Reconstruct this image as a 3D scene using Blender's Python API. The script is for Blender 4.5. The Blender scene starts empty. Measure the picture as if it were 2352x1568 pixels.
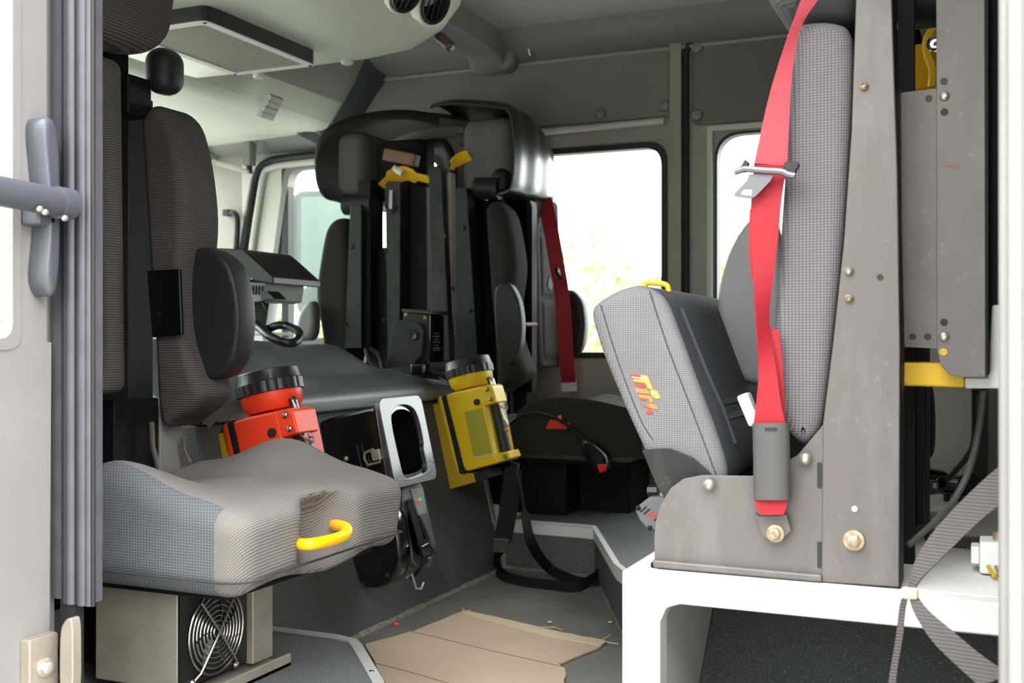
import bpy, bmesh, math, random
from mathutils import Vector, Matrix
from mathutils.geometry import tessellate_polygon

# ------------------------------------------------------------------ camera
# world: X runs to the rear of the cab, Y across it away from the open door, Z up; floor of the foot well at z = 0
H = 0.66                                   # camera height above the foot well floor
YAW = math.radians(23.5)
FPX = 2530.0                               # focal length in pixels of the 2352 px wide frame
scene = bpy.context.scene
col = scene.collection
cam_data = bpy.data.cameras.new('camera')
cam_data.sensor_width = 36.0
cam_data.lens = FPX / 2352.0 * 36.0
cam_data.clip_start = 0.05
cam_data.clip_end = 300
cam_data.dof.use_dof = True
cam_data.dof.focus_distance = 1.75
cam_data.dof.aperture_fstop = 7.5
cam = bpy.data.objects.new('camera', cam_data)
col.objects.link(cam)
cam.location = (0, 0, H)
cam.rotation_euler = (math.radians(90), 0, YAW)
scene.camera = cam

# ------------------------------------------------------------------ sky and light: bright overcast day
world = bpy.data.worlds.new('overcast_sky')
scene.world = world
world.use_nodes = True
bg = world.node_tree.nodes['Background']
bg.inputs['Color'].default_value = (0.97, 0.985, 1.0, 1)
bg.inputs['Strength'].default_value = 7.6
sun_data = bpy.data.lights.new('sun', 'SUN')
sun_data.energy = 1.8
sun_data.angle = math.radians(60)
sun_data.color = (1.0, 0.97, 0.93)
sun = bpy.data.objects.new('sun', sun_data)
col.objects.link(sun)
sun.rotation_euler = (math.radians(52), math.radians(6), 0)   # from behind the camera, high
scene.view_settings.view_transform = 'Standard'
scene.view_settings.look = 'None'
scene.view_settings.gamma = 1.0
scene.view_settings.exposure = 0.52
scene.view_settings.use_curve_mapping = False

# ------------------------------------------------------------------ helpers
DV = Vector((-math.sin(YAW), math.cos(YAW), 0))
RV = Vector((math.cos(YAW), math.sin(YAW), 0))

def P(px, py, X=None, Y=None, Z=None, D=None):
    """point of the place seen at photo pixel (px, py) on the plane X=, Y=, Z= or at depth D"""
    r = DV + RV * ((px - 1176.0) / FPX) + Vector((0, 0, -(py - 784.0) / FPX))
    if X is not None: t = X / r.x
    elif Y is not None: t = Y / r.y
    elif Z is not None: t = (Z - H) / r.z
    else: t = D
    return Vector((0, 0, H)) + r * t

def xz(px, py, Y):
    p = P(px, py, Y=Y); return (p.x, p.z)

def yz(px, py, X):
    p = P(px, py, X=X); return (p.y, p.z)

def xy(px, py, Z):
    p = P(px, py, Z=Z); return (p.x, p.y)

def smooth_poly(pts, closed=True, n=5):
    """closed: corners cut twice; open: Catmull-Rom through the points (2-D or 3-D)"""
    pts = [Vector(p) for p in pts]; out = []; m = len(pts)
    if closed:
        for _ in range(2):
            q = []
            for i in range(len(pts)):
                a, b = pts[i], pts[(i+1) % len(pts)]
                q += [a*0.78+b*0.22, a*0.22+b*0.78]
            pts = q
        return pts
    rng = range(m) if closed else range(m - 1)
    for i in rng:
        if closed:
            a, b, c, d = pts[(i-1) % m], pts[i], pts[(i+1) % m], pts[(i+2) % m]
        else:
            a, b, c, d = pts[max(i-1, 0)], pts[i], pts[i+1], pts[min(i+2, m-1)]
        for k in range(n):
            t = k / n
            out.append(0.5*((2*b) + (c-a)*t + (2*a-5*b+4*c-d)*t*t + (3*b-a-3*c+d)*t*t*t))
    if not closed: out.append(pts[-1])
    return out

def round_poly(pts, r, n=4):
    """polygon with its corners rounded by radius r (number or list)"""
    pts = [Vector(p[:2]) for p in pts]; m = len(pts); out = []
    for i in range(m):
        p, a, b = pts[i], pts[i-1], pts[(i+1) % m]
        rr = r[i] if isinstance(r, (list, tuple)) else r
        if rr <= 0: out.append(p); continue
        u = (a-p); v = (b-p); lu, lv = u.length, v.length
        u /= lu; v /= lv
        ang = u.angle(v, math.pi)
        if ang > 3.12: out.append(p); continue
        d = min(rr / math.tan(ang/2), lu*0.48, lv*0.48)
        s, e = p + u*d, p + v*d
        for k in range(n+1):
            t = k/n
            out.append((1-t)**2*s + 2*t*(1-t)*p + t*t*e)
    return out

def rrect(x0, x1, y0, y1, r, n=4):
    return round_poly([(x0, y0), (x1, y0), (x1, y1), (x0, y1)], r, n)

def lift(p, axis, a):
    u, v = p[0], p[1]
    return {'x': (a, u, v), 'y': (u, a, v), 'z': (u, v, a)}[axis]

class MB:
    """collects shapes for ONE mesh"""
    def __init__(self): self.v = []; self.f = []
    def add(self, vs, fs):
        o = len(self.v); self.v += [tuple(p) for p in vs]; self.f += [tuple(i+o for i in f) for f in fs]; return self
    def box(self, x0, x1, y0, y1, z0, z1, rot=None, piv=None):
        vs = [Vector((x, y, z)) for z in (z0, z1) for y in (y0, y1) for x in (x0, x1)]
        if rot is not None:
            c = Vector(piv) if piv is not None else Vector(((x0+x1)/2, (y0+y1)/2, (z0+z1)/2))
            vs = [c + rot @ (p-c) for p in vs]
        return self.add(vs, [(0,2,3,1), (4,5,7,6), (0,1,5,4), (2,6,7,3), (0,4,6,2), (1,3,7,5)])
    def prism(self, poly, axis, a, b):
        n = len(poly)
        vs = [lift(p, axis, a) for p in poly] + [lift(p, axis, b) for p in poly]
        return self.add(vs, [tuple(range(n)), tuple(range(2*n-1, n-1, -1))] + [(i, (i+1) % n, n+(i+1) % n, n+i) for i in range(n)])
    def ring(self, outer, inner, axis, a, b):
        """slab between two outlines with the same number of points"""
        n = len(outer)
        vs = [lift(p, axis, t) for t in (a, b) for q in (outer, inner) for p in q]
        fs = []
        for i in range(n):
            j = (i+1) % n
            fs += [(i, j, n+j, n+i), (2*n+i, 3*n+i, 3*n+j, 2*n+j), (i, 2*n+i, 2*n+j, j), (n+i, n+j, 3*n+j, 3*n+i)]
        return self.add(vs, fs)
    def loft(self, rings, cap=True, closed=True):
        n = len(rings[0]); vs = [p for r in rings for p in r]; fs = []
        for k in range(len(rings)-1):
            for i in range(n if closed else n-1):
                j = (i+1) % n
                fs.append((k*n+i, k*n+j, (k+1)*n+j, (k+1)*n+i))
        if cap: fs += [tuple(range(n-1, -1, -1)), tuple((len(rings)-1)*n+i for i in range(n))]
        return self.add(vs, fs)
    def pad(self, poly, axis, a, b, r, n=4, r2=None):
        """extruded outline whose edges are rounded by r at side a, r2 at side b"""
        poly = [Vector(p[:2]) for p in poly]
        step = sum((poly[i]-poly[i-1]).length for i in range(len(poly)))/40; fine = []
        for i in range(len(poly)):                      # long edges are divided so that easing keeps the corners
            p, q = poly[i], poly[(i+1) % len(poly)]; c = max(1, int((q-p).length/step))
            fine += [p.lerp(q, k/c) for k in range(c)]
        poly = fine; m = len(poly)
        area = sum(poly[i].x*poly[(i+1) % m].y - poly[(i+1) % m].x*poly[i].y for i in range(m))
        s = 1 if area > 0 else -1
        nrm = []
        for i in range(m):
            e = (poly[(i+1) % m] - poly[i-1])
            k = Vector((-e.y, e.x)) * s
            nrm.append(k.normalized() if k.length > 1e-9 else Vector((0, 0)))
        r2 = r if r2 is None else r2
        sg = 1 if b > a else -1
        # how far each point may move inwards before it meets the other side
        lim = []
        for i in range(m):
            p, d = poly[i], nrm[i]; best = 1e9
            for j in range(m):
                if j == i or (j+1) % m == i: continue
                u = poly[j]-p; e = poly[(j+1) % m]-poly[j]
                den = d.x*e.y-d.y*e.x
                if abs(den) < 1e-12: continue
                t = (u.x*e.y-u.y*e.x)/den; w = (u.x*d.y-u.y*d.x)/den
                if t > 1e-6 and -1e-6 <= w <= 1+1e-6: best = min(best, t)
            lim.append(best*0.4)
        lim = [min(lim[(i+k) % m] for k in (-2, -1, 0, 1, 2)) for i in range(m)]
        lim = [sum(lim[(i+k) % m] for k in (-2, -1, 0, 1, 2))/5 for i in range(m)]
        # inset step by step, easing the outline so that tight corners do not fold over
        K = 8; top = max(r, r2)+0.002; levels = [poly]; cur = poly
        lim = [max(1e-5, min(x, top)) for x in lim]
        for k in range(K):
            nx_ = []
            for i in range(m):
                e = cur[(i+1) % m]-cur[i-1]; q = Vector((-e.y, e.x))*s
                q = q.normalized() if q.length > 1e-9 else Vector((0, 0))
                nx_.append(cur[i] + q*lim[i]/K)
            for _ in range(2): nx_ = [nx_[i]*0.5 + (nx_[i-1]+nx_[(i+1) % m])*0.25 for i in range(m)]
            levels.append(nx_); cur = nx_
        def ring_at(off, d):
            f = min(K, max(0.0, off/top*K)); k = min(K-1, int(f)); t = f-k
            return [lift(p.lerp(q, t), axis, d) for p, q in zip(levels[k], levels[k+1])]
        rings = [ring_at(r+0.002, a)]
        for k in range(n+1):
            t = k/n*math.pi/2
            rings.append(ring_at(r*(1-math.sin(t)), a + sg*r*(1-math.cos(t))))
        for k in range(n+1):
            t = (1-k/n)*math.pi/2
            rings.append(ring_at(r2*(1-math.sin(t)), b - sg*r2*(1-math.cos(t))))
        rings.append(ring_at(r2+0.002, b))
        o = len(self.v)
        self.loft(rings, cap=False)
        tri = tessellate_polygon([[Vector((p.x, p.y, 0)) for p in poly]])
        last = o + (len(rings)-1)*m
        self.f += [tuple(o+i for i in t) for t in tri] + [tuple(last+i for i in t) for t in tri]
        return self
    def tube(self, pts, r, n=10, closed=False, radii=None, flat=1.0):
        pts = [Vector(p) for p in pts]; m = len(pts); rings = []
        t0 = (pts[1]-pts[0]).normalized()
        up = Vector((0, 0, 1)) if abs(t0.z) < 0.9 else Vector((1, 0, 0))
        nx = t0.cross(up).normalized()
        for i in range(m):
            if closed: t = (pts[(i+1) % m]-pts[i-1]).normalized()
            else: t = (pts[min(i+1, m-1)]-pts[max(i-1, 0)]).normalized()
            nx = (nx - t*nx.dot(t)).normalized(); ny = t.cross(nx)
            rr = radii[i] if radii else r
            rings.append([pts[i] + nx*math.cos(2*math.pi*k/n)*rr + ny*math.sin(2*math.pi*k/n)*rr*flat for k in range(n)])
        if closed: rings.append(rings[0])
        return self.loft(rings, cap=not closed)
    def ribbon(self, pts, wdir, w, th=0.0016):
        """strap: pts = centre line, wdir = width direction (one or one per point), w = width (number or list)"""
        pts = [Vector(p) for p in pts]; m = len(pts); rings = []
        for i in range(m):
            t = (pts[min(i+1, m-1)]-pts[max(i-1, 0)]).normalized()
            d = Vector(wdir[i] if isinstance(wdir, list) else wdir)
            d = (d - t*d.dot(t)).normalized(); nn = t.cross(d)
            ww = (w[i] if isinstance(w, (list, tuple)) else w)/2
            rings.append([pts[i]+d*ww+nn*th/2, pts[i]-d*ww+nn*th/2, pts[i]-d*ww-nn*th/2, pts[i]+d*ww-nn*th/2])
        return self.loft(rings)
    def lathe(self, prof, origin, axis=(0, 0, 1), n=20, cap=True):
        """prof = [(radius, height along axis)]"""
        ax = Vector(axis).normalized(); o = Vector(origin)
        up = Vector((0, 0, 1)) if abs(ax.z) < 0.9 else Vector((1, 0, 0))
        nx = ax.cross(up).normalized(); ny = ax.cross(nx)
        rings = [[o + ax*h + (nx*math.cos(2*math.pi*k/n)+ny*math.sin(2*math.pi*k/n))*max(r, 1e-5) for k in range(n)] for r, h in prof]
        return self.loft(rings, cap=cap)
    def rcube(self, c, h, r, deform=None, n=(8, 8, 8), m=4):
        """rounded box on a surface grid, then bent by deform(Vector local) -> Vector world"""
        c = Vector(c); axes = []
        for k in range(3):
            hh = h[k]; rr = min(r, hh*0.999)
            co = [-hh + rr*(1-math.cos(i/m*math.pi/2)) for i in range(m)]
            inner = [-(hh-rr) + 2*(hh-rr)*i/n[k] for i in range(n[k]+1)]
            axes.append(co + inner + [-x for x in reversed(co)])
        idx = {}; vs = []; fs = []
        def vid(i, j, k):
            key = (i, j, k)
            if key not in idx:
                p = Vector((axes[0][i], axes[1][j], axes[2][k]))
                q = Vector([max(-(h[t]-min(r, h[t]*0.999)), min(h[t]-min(r, h[t]*0.999), p[t])) for t in range(3)])
                d = p-q
                if d.length > 1e-9: p = q + d.normalized()*min(r, min(h)*0.999) if True else p
                idx[key] = len(vs); vs.append(deform(p) if deform else c+p)
            return idx[key]
        N = [len(a)-1 for a in axes]
        for j in range(N[1]):
            for k in range(N[2]):
                fs.append((vid(0,j,k), vid(0,j,k+1), vid(0,j+1,k+1), vid(0,j+1,k)))
                fs.append((vid(N[0],j,k), vid(N[0],j+1,k), vid(N[0],j+1,k+1), vid(N[0],j,k+1)))
        for i in range(N[0]):
            for k in range(N[2]):
                fs.append((vid(i,0,k), vid(i+1,0,k), vid(i+1,0,k+1), vid(i,0,k+1)))
                fs.append((vid(i,N[1],k), vid(i,N[1],k+1), vid(i+1,N[1],k+1), vid(i+1,N[1],k)))
        for i in range(N[0]):
            for j in range(N[1]):
                fs.append((vid(i,j,0), vid(i,j+1,0), vid(i+1,j+1,0), vid(i+1,j,0)))
                fs.append((vid(i,j,N[2]), vid(i+1,j,N[2]), vid(i+1,j+1,N[2]), vid(i,j+1,N[2])))
        return self.add(vs, fs)
    def map(self, fn):
        self.v = [tuple(fn(Vector(p))) for p in self.v]; return self
    def bolt(self, c, axis, r, h, hexa=False):
        """flange with a domed or six-sided head"""
        if hexa:
            self.lathe([(0, 0), (r, 0), (r*0.97, h*0.35), (r*0.75, h*0.4), (0, h*0.4)], c, axis, 18)
            return self.lathe([(0, h*0.3), (r*0.66, h*0.3), (r*0.66, h*0.9), (r*0.5, h), (0, h)], c, axis, 6)
        return self.lathe([(0, 0), (r, 0), (r, h*0.3), (r*0.8, h*0.75), (r*0.42, h), (r*0.36, h*0.62), (0, h*0.62)], c, axis, 14)
    def build(self, name, mat, parent=None, bevel=0, seg=2, flat=False, sub=0, ang=38, recalc=True):
        me = bpy.data.meshes.new(name)
        me.from_pydata(self.v, [], self.f)
        bm = bmesh.new(); bm.from_mesh(me)
        bmesh.ops.remove_doubles(bm, verts=bm.verts, dist=1e-6)
        if recalc: bmesh.ops.recalc_face_normals(bm, faces=bm.faces)
        bm.to_mesh(me); bm.free()
        me.materials.append(M[mat] if isinstance(mat, str) else mat)
        if not flat:
            me.shade_smooth(); me.set_sharp_from_angle(angle=math.radians(ang))
        o = bpy.data.objects.new(name, me); col.objects.link(o)
        if bevel:
            b = o.modifiers.new('bevel', 'BEVEL'); b.width = bevel; b.segments = seg; b.limit_method = 'ANGLE'; b.angle_limit = math.radians(35)
            b.harden_normals = True
        if sub:
            s = o.modifiers.new('subd', 'SUBSURF'); s.levels = sub; s.render_levels = sub
        if parent is not None:
            o.parent = parent
            o.matrix_parent_inverse = root_matrix(parent).inverted()
        return o

def root_matrix(o):
    m = Matrix.LocRotScale(o.location, o.rotation_euler, o.scale)
    if o.parent is not None: m = root_matrix(o.parent) @ o.matrix_parent_inverse @ m
    return m

def tag(o, label, cat, group=None):
    o['label'] = label; o['category'] = cat
    if group: o['group'] = group
    return o

def thing(name, label, cat, loc=(0, 0, 0), group=None):
    o = bpy.data.objects.new(name, None); col.objects.link(o)
    o.location = loc; o.empty_display_size = 0.05
    return tag(o, label, cat, group)

def structure(o, label=None):
    o['kind'] = 'structure'
    if label: o['label'] = label
    return o

# ------------------------------------------------------------------ materials
def lin(c):
    if isinstance(c, str): c = [int(c[i:i+2], 16)/255 for i in (0, 2, 4)]
    return tuple(x/12.92 if x <= 0.04045 else ((x+0.055)/1.055)**2.4 for x in c) + (1,)

M = {}
def material(name, color, rough=0.5, metal=0.0, vary=None, bump=None, spec=0.5, weave=None, scratch=None, coat=0, emit=0, speck=None):
    """vary=(scale, amount) tints the colour with noise; bump=(scale, strength); weave=(kind, period, contrast, strength);
    scratch=(amount, colour) adds worn marks; speck=(scale, colour, threshold) adds grains"""
    m = bpy.data.materials.new(name); m.use_nodes = True
    nt = m.node_tree; b = nt.nodes['Principled BSDF']
    b.inputs['Roughness'].default_value = rough; b.inputs['Metallic'].default_value = metal
    b.inputs['Specular IOR Level'].default_value = spec
    if coat: b.inputs['Coat Weight'].default_value = coat; b.inputs['Coat Roughness'].default_value = 0.12
    base = lin(color); b.inputs['Base Color'].default_value = base
    tc = nt.nodes.new('ShaderNodeTexCoord'); L = nt.links.new
    def noise(scale, detail=3.0, rough_=0.55, vec=None):
        t = nt.nodes.new('ShaderNodeTexNoise'); t.inputs['Scale'].default_value = scale
        t.inputs['Detail'].default_value = detail; t.inputs['Roughness'].default_value = rough_
        L(vec or tc.outputs['Object'], t.inputs['Vector']); return t.outputs['Fac']
    def ramp(fac, p0, p1, c0=(0, 0, 0, 1), c1=(1, 1, 1, 1)):
        r = nt.nodes.new('ShaderNodeValToRGB'); r.color_ramp.elements[0].position = p0; r.color_ramp.elements[1].position = p1
        r.color_ramp.elements[0].color = c0; r.color_ramp.elements[1].color = c1
        L(fac, r.inputs['Fac']); return r.outputs['Color']
    def mix(fac, a, c, mode='MIX'):
        x = nt.nodes.new('ShaderNodeMix'); x.data_type = 'RGBA'; x.blend_type = mode
        if hasattr(fac, 'links'): L(fac, x.inputs['Factor'])
        else: x.inputs['Factor'].default_value = fac
        for s, k in ((a, 6), (c, 7)):
            if hasattr(s, 'links'): L(s, x.inputs[k])
            else: x.inputs[k].default_value = s
        return x.outputs[2]
    colour = base; height = None
    if vary:
        k = vary[1]
        colour = mix(ramp(noise(vary[0]), 0.3, 0.7), tuple(x*(1-k) for x in base[:3])+(1,), tuple(min(1, x*(1+k)) for x in base[:3])+(1,))
    if speck:
        colour = mix(ramp(noise(speck[0], 1.0), speck[2], speck[2]+0.08), colour, lin(speck[1]))
    if weave:
        kind, period, contrast = weave[:3]
        sep = nt.nodes.new('ShaderNodeSeparateXYZ'); L(tc.outputs['Object'], sep.inputs[0])
        def math_(op, a, c=None):
            x = nt.nodes.new('ShaderNodeMath'); x.operation = op
            if hasattr(a, 'links'): L(a, x.inputs[0])
            else: x.inputs[0].default_value = a
            if c is not None:
                if hasattr(c, 'links'): L(c, x.inputs[1])
                else: x.inputs[1].default_value = c
            return x.outputs[0]
        w = 2*math.pi/period
        sz = math_('SINE', math_('MULTIPLY', sep.outputs['Z'], w))
        if kind == 'rib2':
            sz = math_('SINE', math_('MULTIPLY', math_('SUBTRACT', sep.outputs['Z'], sep.outputs['X']), w))
        if kind == 'mesh':
            sx = math_('SINE', math_('MULTIPLY', math_('ADD', sep.outputs['X'], math_('MULTIPLY', sep.outputs['Y'], 0.8)), w*0.8))
            s = math_('MULTIPLY', math_('ADD', math_('ADD', sz, sx), 2.0), 0.25)
        else:
            s = math_('MULTIPLY', math_('ADD', sz, 1.0), 0.5)
        k = contrast
        colour = mix(s, mix(1.0, colour, (1-k, 1-k, 1-k, 1), 'MULTIPLY'), mix(1.0, colour, (1+k*0.9, 1+k*0.9, 1+k*0.9, 1), 'MULTIPLY'))
        height = s
    if scratch:
        mp = nt.nodes.new('ShaderNodeMapping'); mp.inputs['Scale'].default_value = (1, 1, 0.28); L(tc.outputs['Object'], mp.inputs['Vector'])
        f1 = ramp(noise(9, 6, 0.7, mp.outputs['Vector']), 0.5, 0.72)
        f2 = ramp(noise(70, 4, 0.75), 0.60, 0.70)
        colour = mix(mix(1.0, f1, (scratch[0],)*3+(1,), 'MULTIPLY'), colour, lin(scratch[1]))
        colour = mix(mix(1.0, f2, (scratch[0]*0.8,)*3+(1,), 'MULTIPLY'), colour, lin(scratch[1]))
        rr = ramp(noise(14, 5, 0.7), 0.3, 0.75, (rough-0.12,)*3+(1,), (min(1, rough+0.18),)*3+(1,))
        L(rr, b.inputs['Roughness'])
    if hasattr(colour, 'links'): L(colour, b.inputs['Base Color'])
    if bump or height is not None:
        bp = nt.nodes.new('ShaderNodeBump'); bp.inputs['Distance'].default_value = 0.002
        if height is not None:
            bp.inputs['Strength'].default_value = weave[3] if len(weave) > 3 else 0.25
            L(height, bp.inputs['Height'])
        else:
            bp.inputs['Strength'].default_value = bump[1]
            L(noise(bump[0], 2.0), bp.inputs['Height'])
        L(bp.outputs['Normal'], b.inputs['Normal'])
    if emit:
        b.inputs['Emission Color'].default_value = base; b.inputs['Emission Strength'].default_value = emit
    M[name] = m; return m

material('liner_dark', '454747', 0.62, bump=(420, 0.9), speck=(380, '5e6264', 0.60))            # textured spray liner on tunnel and floor
material('floor_mat', '6b6862', 0.72, bump=(500, 0.5), vary=(5, 0.18), speck=(420, '6d6a66', 0.62))
material('step_liner', '565959', 0.55, bump=(330, 1.0), speck=(300, '767a7c', 0.60))
material('seam_grime', '7d786c', 0.9, vary=(60, 0.4))
material('panel_vinyl', '7d7974', 0.62, vary=(4, 0.12), bump=(600, 0.15))
material('panel_vinyl_dark', '6b6763', 0.62, vary=(4, 0.1), bump=(600, 0.15))
material('frame_paint', '98948b', 0.5, bump=(260, 0.25), vary=(8, 0.06))
material('frame_light', 'c9c8c0', 0.45)
material('headliner', '979990', 0.7, bump=(300, 0.2), vary=(3, 0.05))
material('console_plastic', 'cfd3c7', 0.42, bump=(380, 0.12))
material('header_plastic', 'cfd2c8', 0.5, bump=(380, 0.1))
material('rail_plastic', '7b7c79', 0.42)
material('rib_plastic', '4c5052', 0.45)
material('rubber', '1b1c1e', 0.55)
material('seal_rubber', '4b4a52', 0.45, vary=(30, 0.12))
material('glass_dark', '0c0d0e', 0.1)
material('white_paint', 'd6d4d0', 0.5, vary=(14, 0.04), speck=(170, 'c9c6c0', 0.66))
material('door_liner', '7b7876', 0.6, vary=(9, 0.05), bump=(160, 0.2))
material('alu', 'bdbdb9', 0.38, metal=0.35, bump=(160, 0.15))
material('alu_matte', 'a69c8f', 0.5, metal=0.55, vary=(16, 0.12), bump=(300, 0.3))
material('steel', 'b4b0a8', 0.3, metal=1.0)
material('zinc', 'b9b3a8', 0.35, metal=0.75)
material('rusty_zinc', 'a8977f', 0.5, metal=0.6, vary=(120, 0.3))
material('tongue_steel', '6e6e72', 0.42, metal=0.6)
material('chrome', 'd8d8d6', 0.15, metal=1.0)
material('engine_vinyl', '565d5d', 0.40, bump=(420, 0.25), vary=(4, 0.06))
material('black_plastic', '17181a', 0.42)
material('black_gloss', '0e0f12', 0.12, coat=0.5)
material('tray_gloss', '2a2e34', 0.40, bump=(240, 0.5), coat=0.5, spec=0.7)
material('black_metal', '0c0d0e', 0.6, spec=0.2)
material('bracket_metal', '1e201f', 0.5, spec=0.3, scratch=(0.3, '5d5e5c'))
material('green_black_metal', '1b221f', 0.5, spec=0.3, scratch=(0.22, '4b534f'))
material('post_metal', '605a57', 0.42, metal=0.15, scratch=(0.4, '83807f'))
material('fabric_rib', '454140', 0.9, weave=('rib', 0.0043, 0.38, 0.35), spec=0.15, vary=(7, 0.1))
material('fabric_seat', '746f6b', 0.92, weave=('rib2', 0.0044, 0.26, 0.3), spec=0.15, vary=(6, 0.1))
material('fabric_blue', '5b5f63', 0.92, weave=('mesh', 0.0040, 0.28, 0.3), spec=0.15, vary=(6, 0.08))
material('fabric_mesh', '6a676b', 0.9, weave=('mesh', 0.0034, 0.45, 0.35), spec=0.15)
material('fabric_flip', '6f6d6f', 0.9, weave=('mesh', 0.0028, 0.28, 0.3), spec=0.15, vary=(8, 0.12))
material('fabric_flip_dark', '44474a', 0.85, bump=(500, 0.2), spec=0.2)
material('fabric_far', '2c2b2a', 0.9, spec=0.15, bump=(700, 0.2))  # far seats: fabric darkened for the shade deep in the cab
material('fabric_far_light', '5c5b5a', 0.9, spec=0.15, bump=(700, 0.2))
material('leatherette_matte', '1a1917', 0.65, spec=0.2, bump=(90, 0.12))
material('leatherette', '22221f', 0.33, bump=(90, 0.12))
material('pad_rubber', '1e2020', 0.5, spec=0.3, bump=(500, 0.12))
material('post_paint', '7d7b79', 0.55, vary=(9, 0.06), bump=(200, 0.2))
material('rail_dark', '50525a', 0.4, metal=0.2)
material('lamp_brown', '4a3532', 0.35)
material('pad_grey', '6c6c6d', 0.5, bump=(500, 0.12))
material('belt_red', '981e29', 0.62, bump=(500, 0.3), spec=0.3)
material('belt_red_worn', 'b44751', 0.6, bump=(500, 0.3), spec=0.3)
material('sleeve', '4c4a49', 0.55)
material('webbing_black', '161617', 0.8, weave=('rib', 0.004, 0.3, 0.3), spec=0.2)
material('webbing_grey', '55504f', 0.85, weave=('rib', 0.0035, 0.3, 0.3), spec=0.2)
material('strap_yellow', 'e0ae10', 0.7, bump=(400, 0.3))
material('hose_black', '131415', 0.38)
material('yellow_plastic', 'e6c01a', 0.42, vary=(12, 0.05))
material('yellow_handle', 'f6b400', 0.28)
material('yellow_plate', 'dfb21c', 0.5)
material('yellow_dark', 'b8961a', 0.5)
material('orange_plastic', 'ec4020', 0.40)
material('cardboard', 'bfa893', 0.85, vary=(6, 0.06), bump=(120, 0.1))
material('cardboard_light', 'cdbb9f', 0.85, vary=(10, 0.08))
material('cardboard_crease', '8f7560', 0.9)
material('label_white', 'd9dad8', 0.5)
material('label_clear', 'a9a23c', 0.35)
material('tag_brown', '73513f', 0.6)
material('logo_red', 'd8382c', 0.7)
material('logo_orange', 'e8743a', 0.7)
material('logo_amber', 'f0a23c', 0.7)
material('led_red', 'd8202a', 0.3, emit=0.6)
material('led_green', '18a860', 0.3, emit=0.6)
material('button_red', 'e0202a', 0.35)
material('mirror_glass', '7d948f', 0.25, metal=0.3)
material('mirror_shell', '5d6c68', 0.4)
material('foliage', 'b2c98c', 0.7, vary=(1.5, 0.35))
material('bark', '8f8f88', 0.9, bump=(30, 0.6))
material('asphalt', '9a9890', 0.9, vary=(2, 0.1))
material('blocker_grey', 'a3a69f', 0.9, vary=(3, 0.1))  # only for the added sky-blocking wall
material('shell_paint', '8d8b87', 0.4)
material('fan_dark', '131313', 0.4)

def glass(name, tint, gloss):
    m = bpy.data.materials.new(name); m.use_nodes = True; nt = m.node_tree
    nt.nodes.remove(nt.nodes['Principled BSDF'])
    t = nt.nodes.new('ShaderNodeBsdfTransparent'); t.inputs['Color'].default_value = tint
    g = nt.nodes.new('ShaderNodeBsdfGlossy'); g.inputs['Roughness'].default_value = 0.03
    x = nt.nodes.new('ShaderNodeMixShader'); x.inputs['Fac'].default_value = gloss
    nt.links.new(t.outputs[0], x.inputs[1]); nt.links.new(g.outputs[0], x.inputs[2])
    nt.links.new(x.outputs[0], nt.nodes['Material Output'].inputs['Surface'])
    M[name] = m
glass('window_glass', (0.95, 0.98, 0.96, 1), 0.04)

def perforated(name, color, period, duty):
    """metal mesh: square holes are see-through"""
    m = bpy.data.materials.new(name); m.use_nodes = True; nt = m.node_tree; L = nt.links.new
    b = nt.nodes['Principled BSDF']; b.inputs['Base Color'].default_value = lin(color); b.inputs['Roughness'].default_value = 0.4; b.inputs['Metallic'].default_value = 0.3
    tc = nt.nodes.new('ShaderNodeTexCoord'); sep = nt.nodes.new('ShaderNodeSeparateXYZ'); L(tc.outputs['Object'], sep.inputs[0])
    outs = []
    for ax in ('X', 'Y'):
        a = nt.nodes.new('ShaderNodeMath'); a.operation = 'MULTIPLY'; a.inputs[1].default_value = 1/period; L(sep.outputs[ax], a.inputs[0])
        f = nt.nodes.new('ShaderNodeMath'); f.operation = 'FRACT'; L(a.outputs[0], f.inputs[0])
        g = nt.nodes.new('ShaderNodeMath'); g.operation = 'LESS_THAN'; g.inputs[1].default_value = duty; L(f.outputs[0], g.inputs[0])
        outs.append(g.outputs[0])
    mx = nt.nodes.new('ShaderNodeMath'); mx.operation = 'MAXIMUM'; L(outs[0], mx.inputs[0]); L(outs[1], mx.inputs[1])
    L(mx.outputs[0], b.inputs['Alpha'])
    M[name] = m
perforated('mesh_metal', '9a9d96', 0.0085, 0.45)
# ------------------------------------------------------------------ the cab shell
YF = 3.50          # inner face of the far side wall
YN = 1.06          # inner face of the near side wall (door side)
XT = -1.30         # rear face of the engine tunnel
ZC = 1.70          # ceiling
ZP = 0.14          # raised floor under the seats
XB = 1.30          # back wall
XW = -2.78         # windshield line

# floor of the foot well
structure(MB().box(XW-0.1, XB+0.05, YN-0.06, YF+0.05, -0.05, 0.0).build('floor', 'floor_mat'), 'grey textured floor of the foot well')

# raised floors
def raised(name, poly, label):
    o = MB().prism(poly, 'z', 0.0, ZP).build(name, 'step_liner', bevel=0.004)
    return structure(o, label)
near_step = [(XW, YN), (-0.80, YN), (-0.80, 1.30), (-0.845, 1.45), (-1.0, 1.645), (XT-0.02, 1.655), (XW, 1.655)]
raised('floor_step_rear', [(-0.385, YN), (XB, YN), (XB, 2.30), (-0.385, 2.30)], 'raised textured floor below the white seat box')
raised('floor_step_near', near_step, 'raised textured floor below the nearest seat')
far_step = [(XT, YF), (XT, 2.94), (-1.02, 2.93), (-0.80, 2.46), (-0.70, 2.30), (XB, 2.30), (XB, YF)]
raised('floor_step_far', far_step, 'raised textured floor below the far seats')

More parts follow.
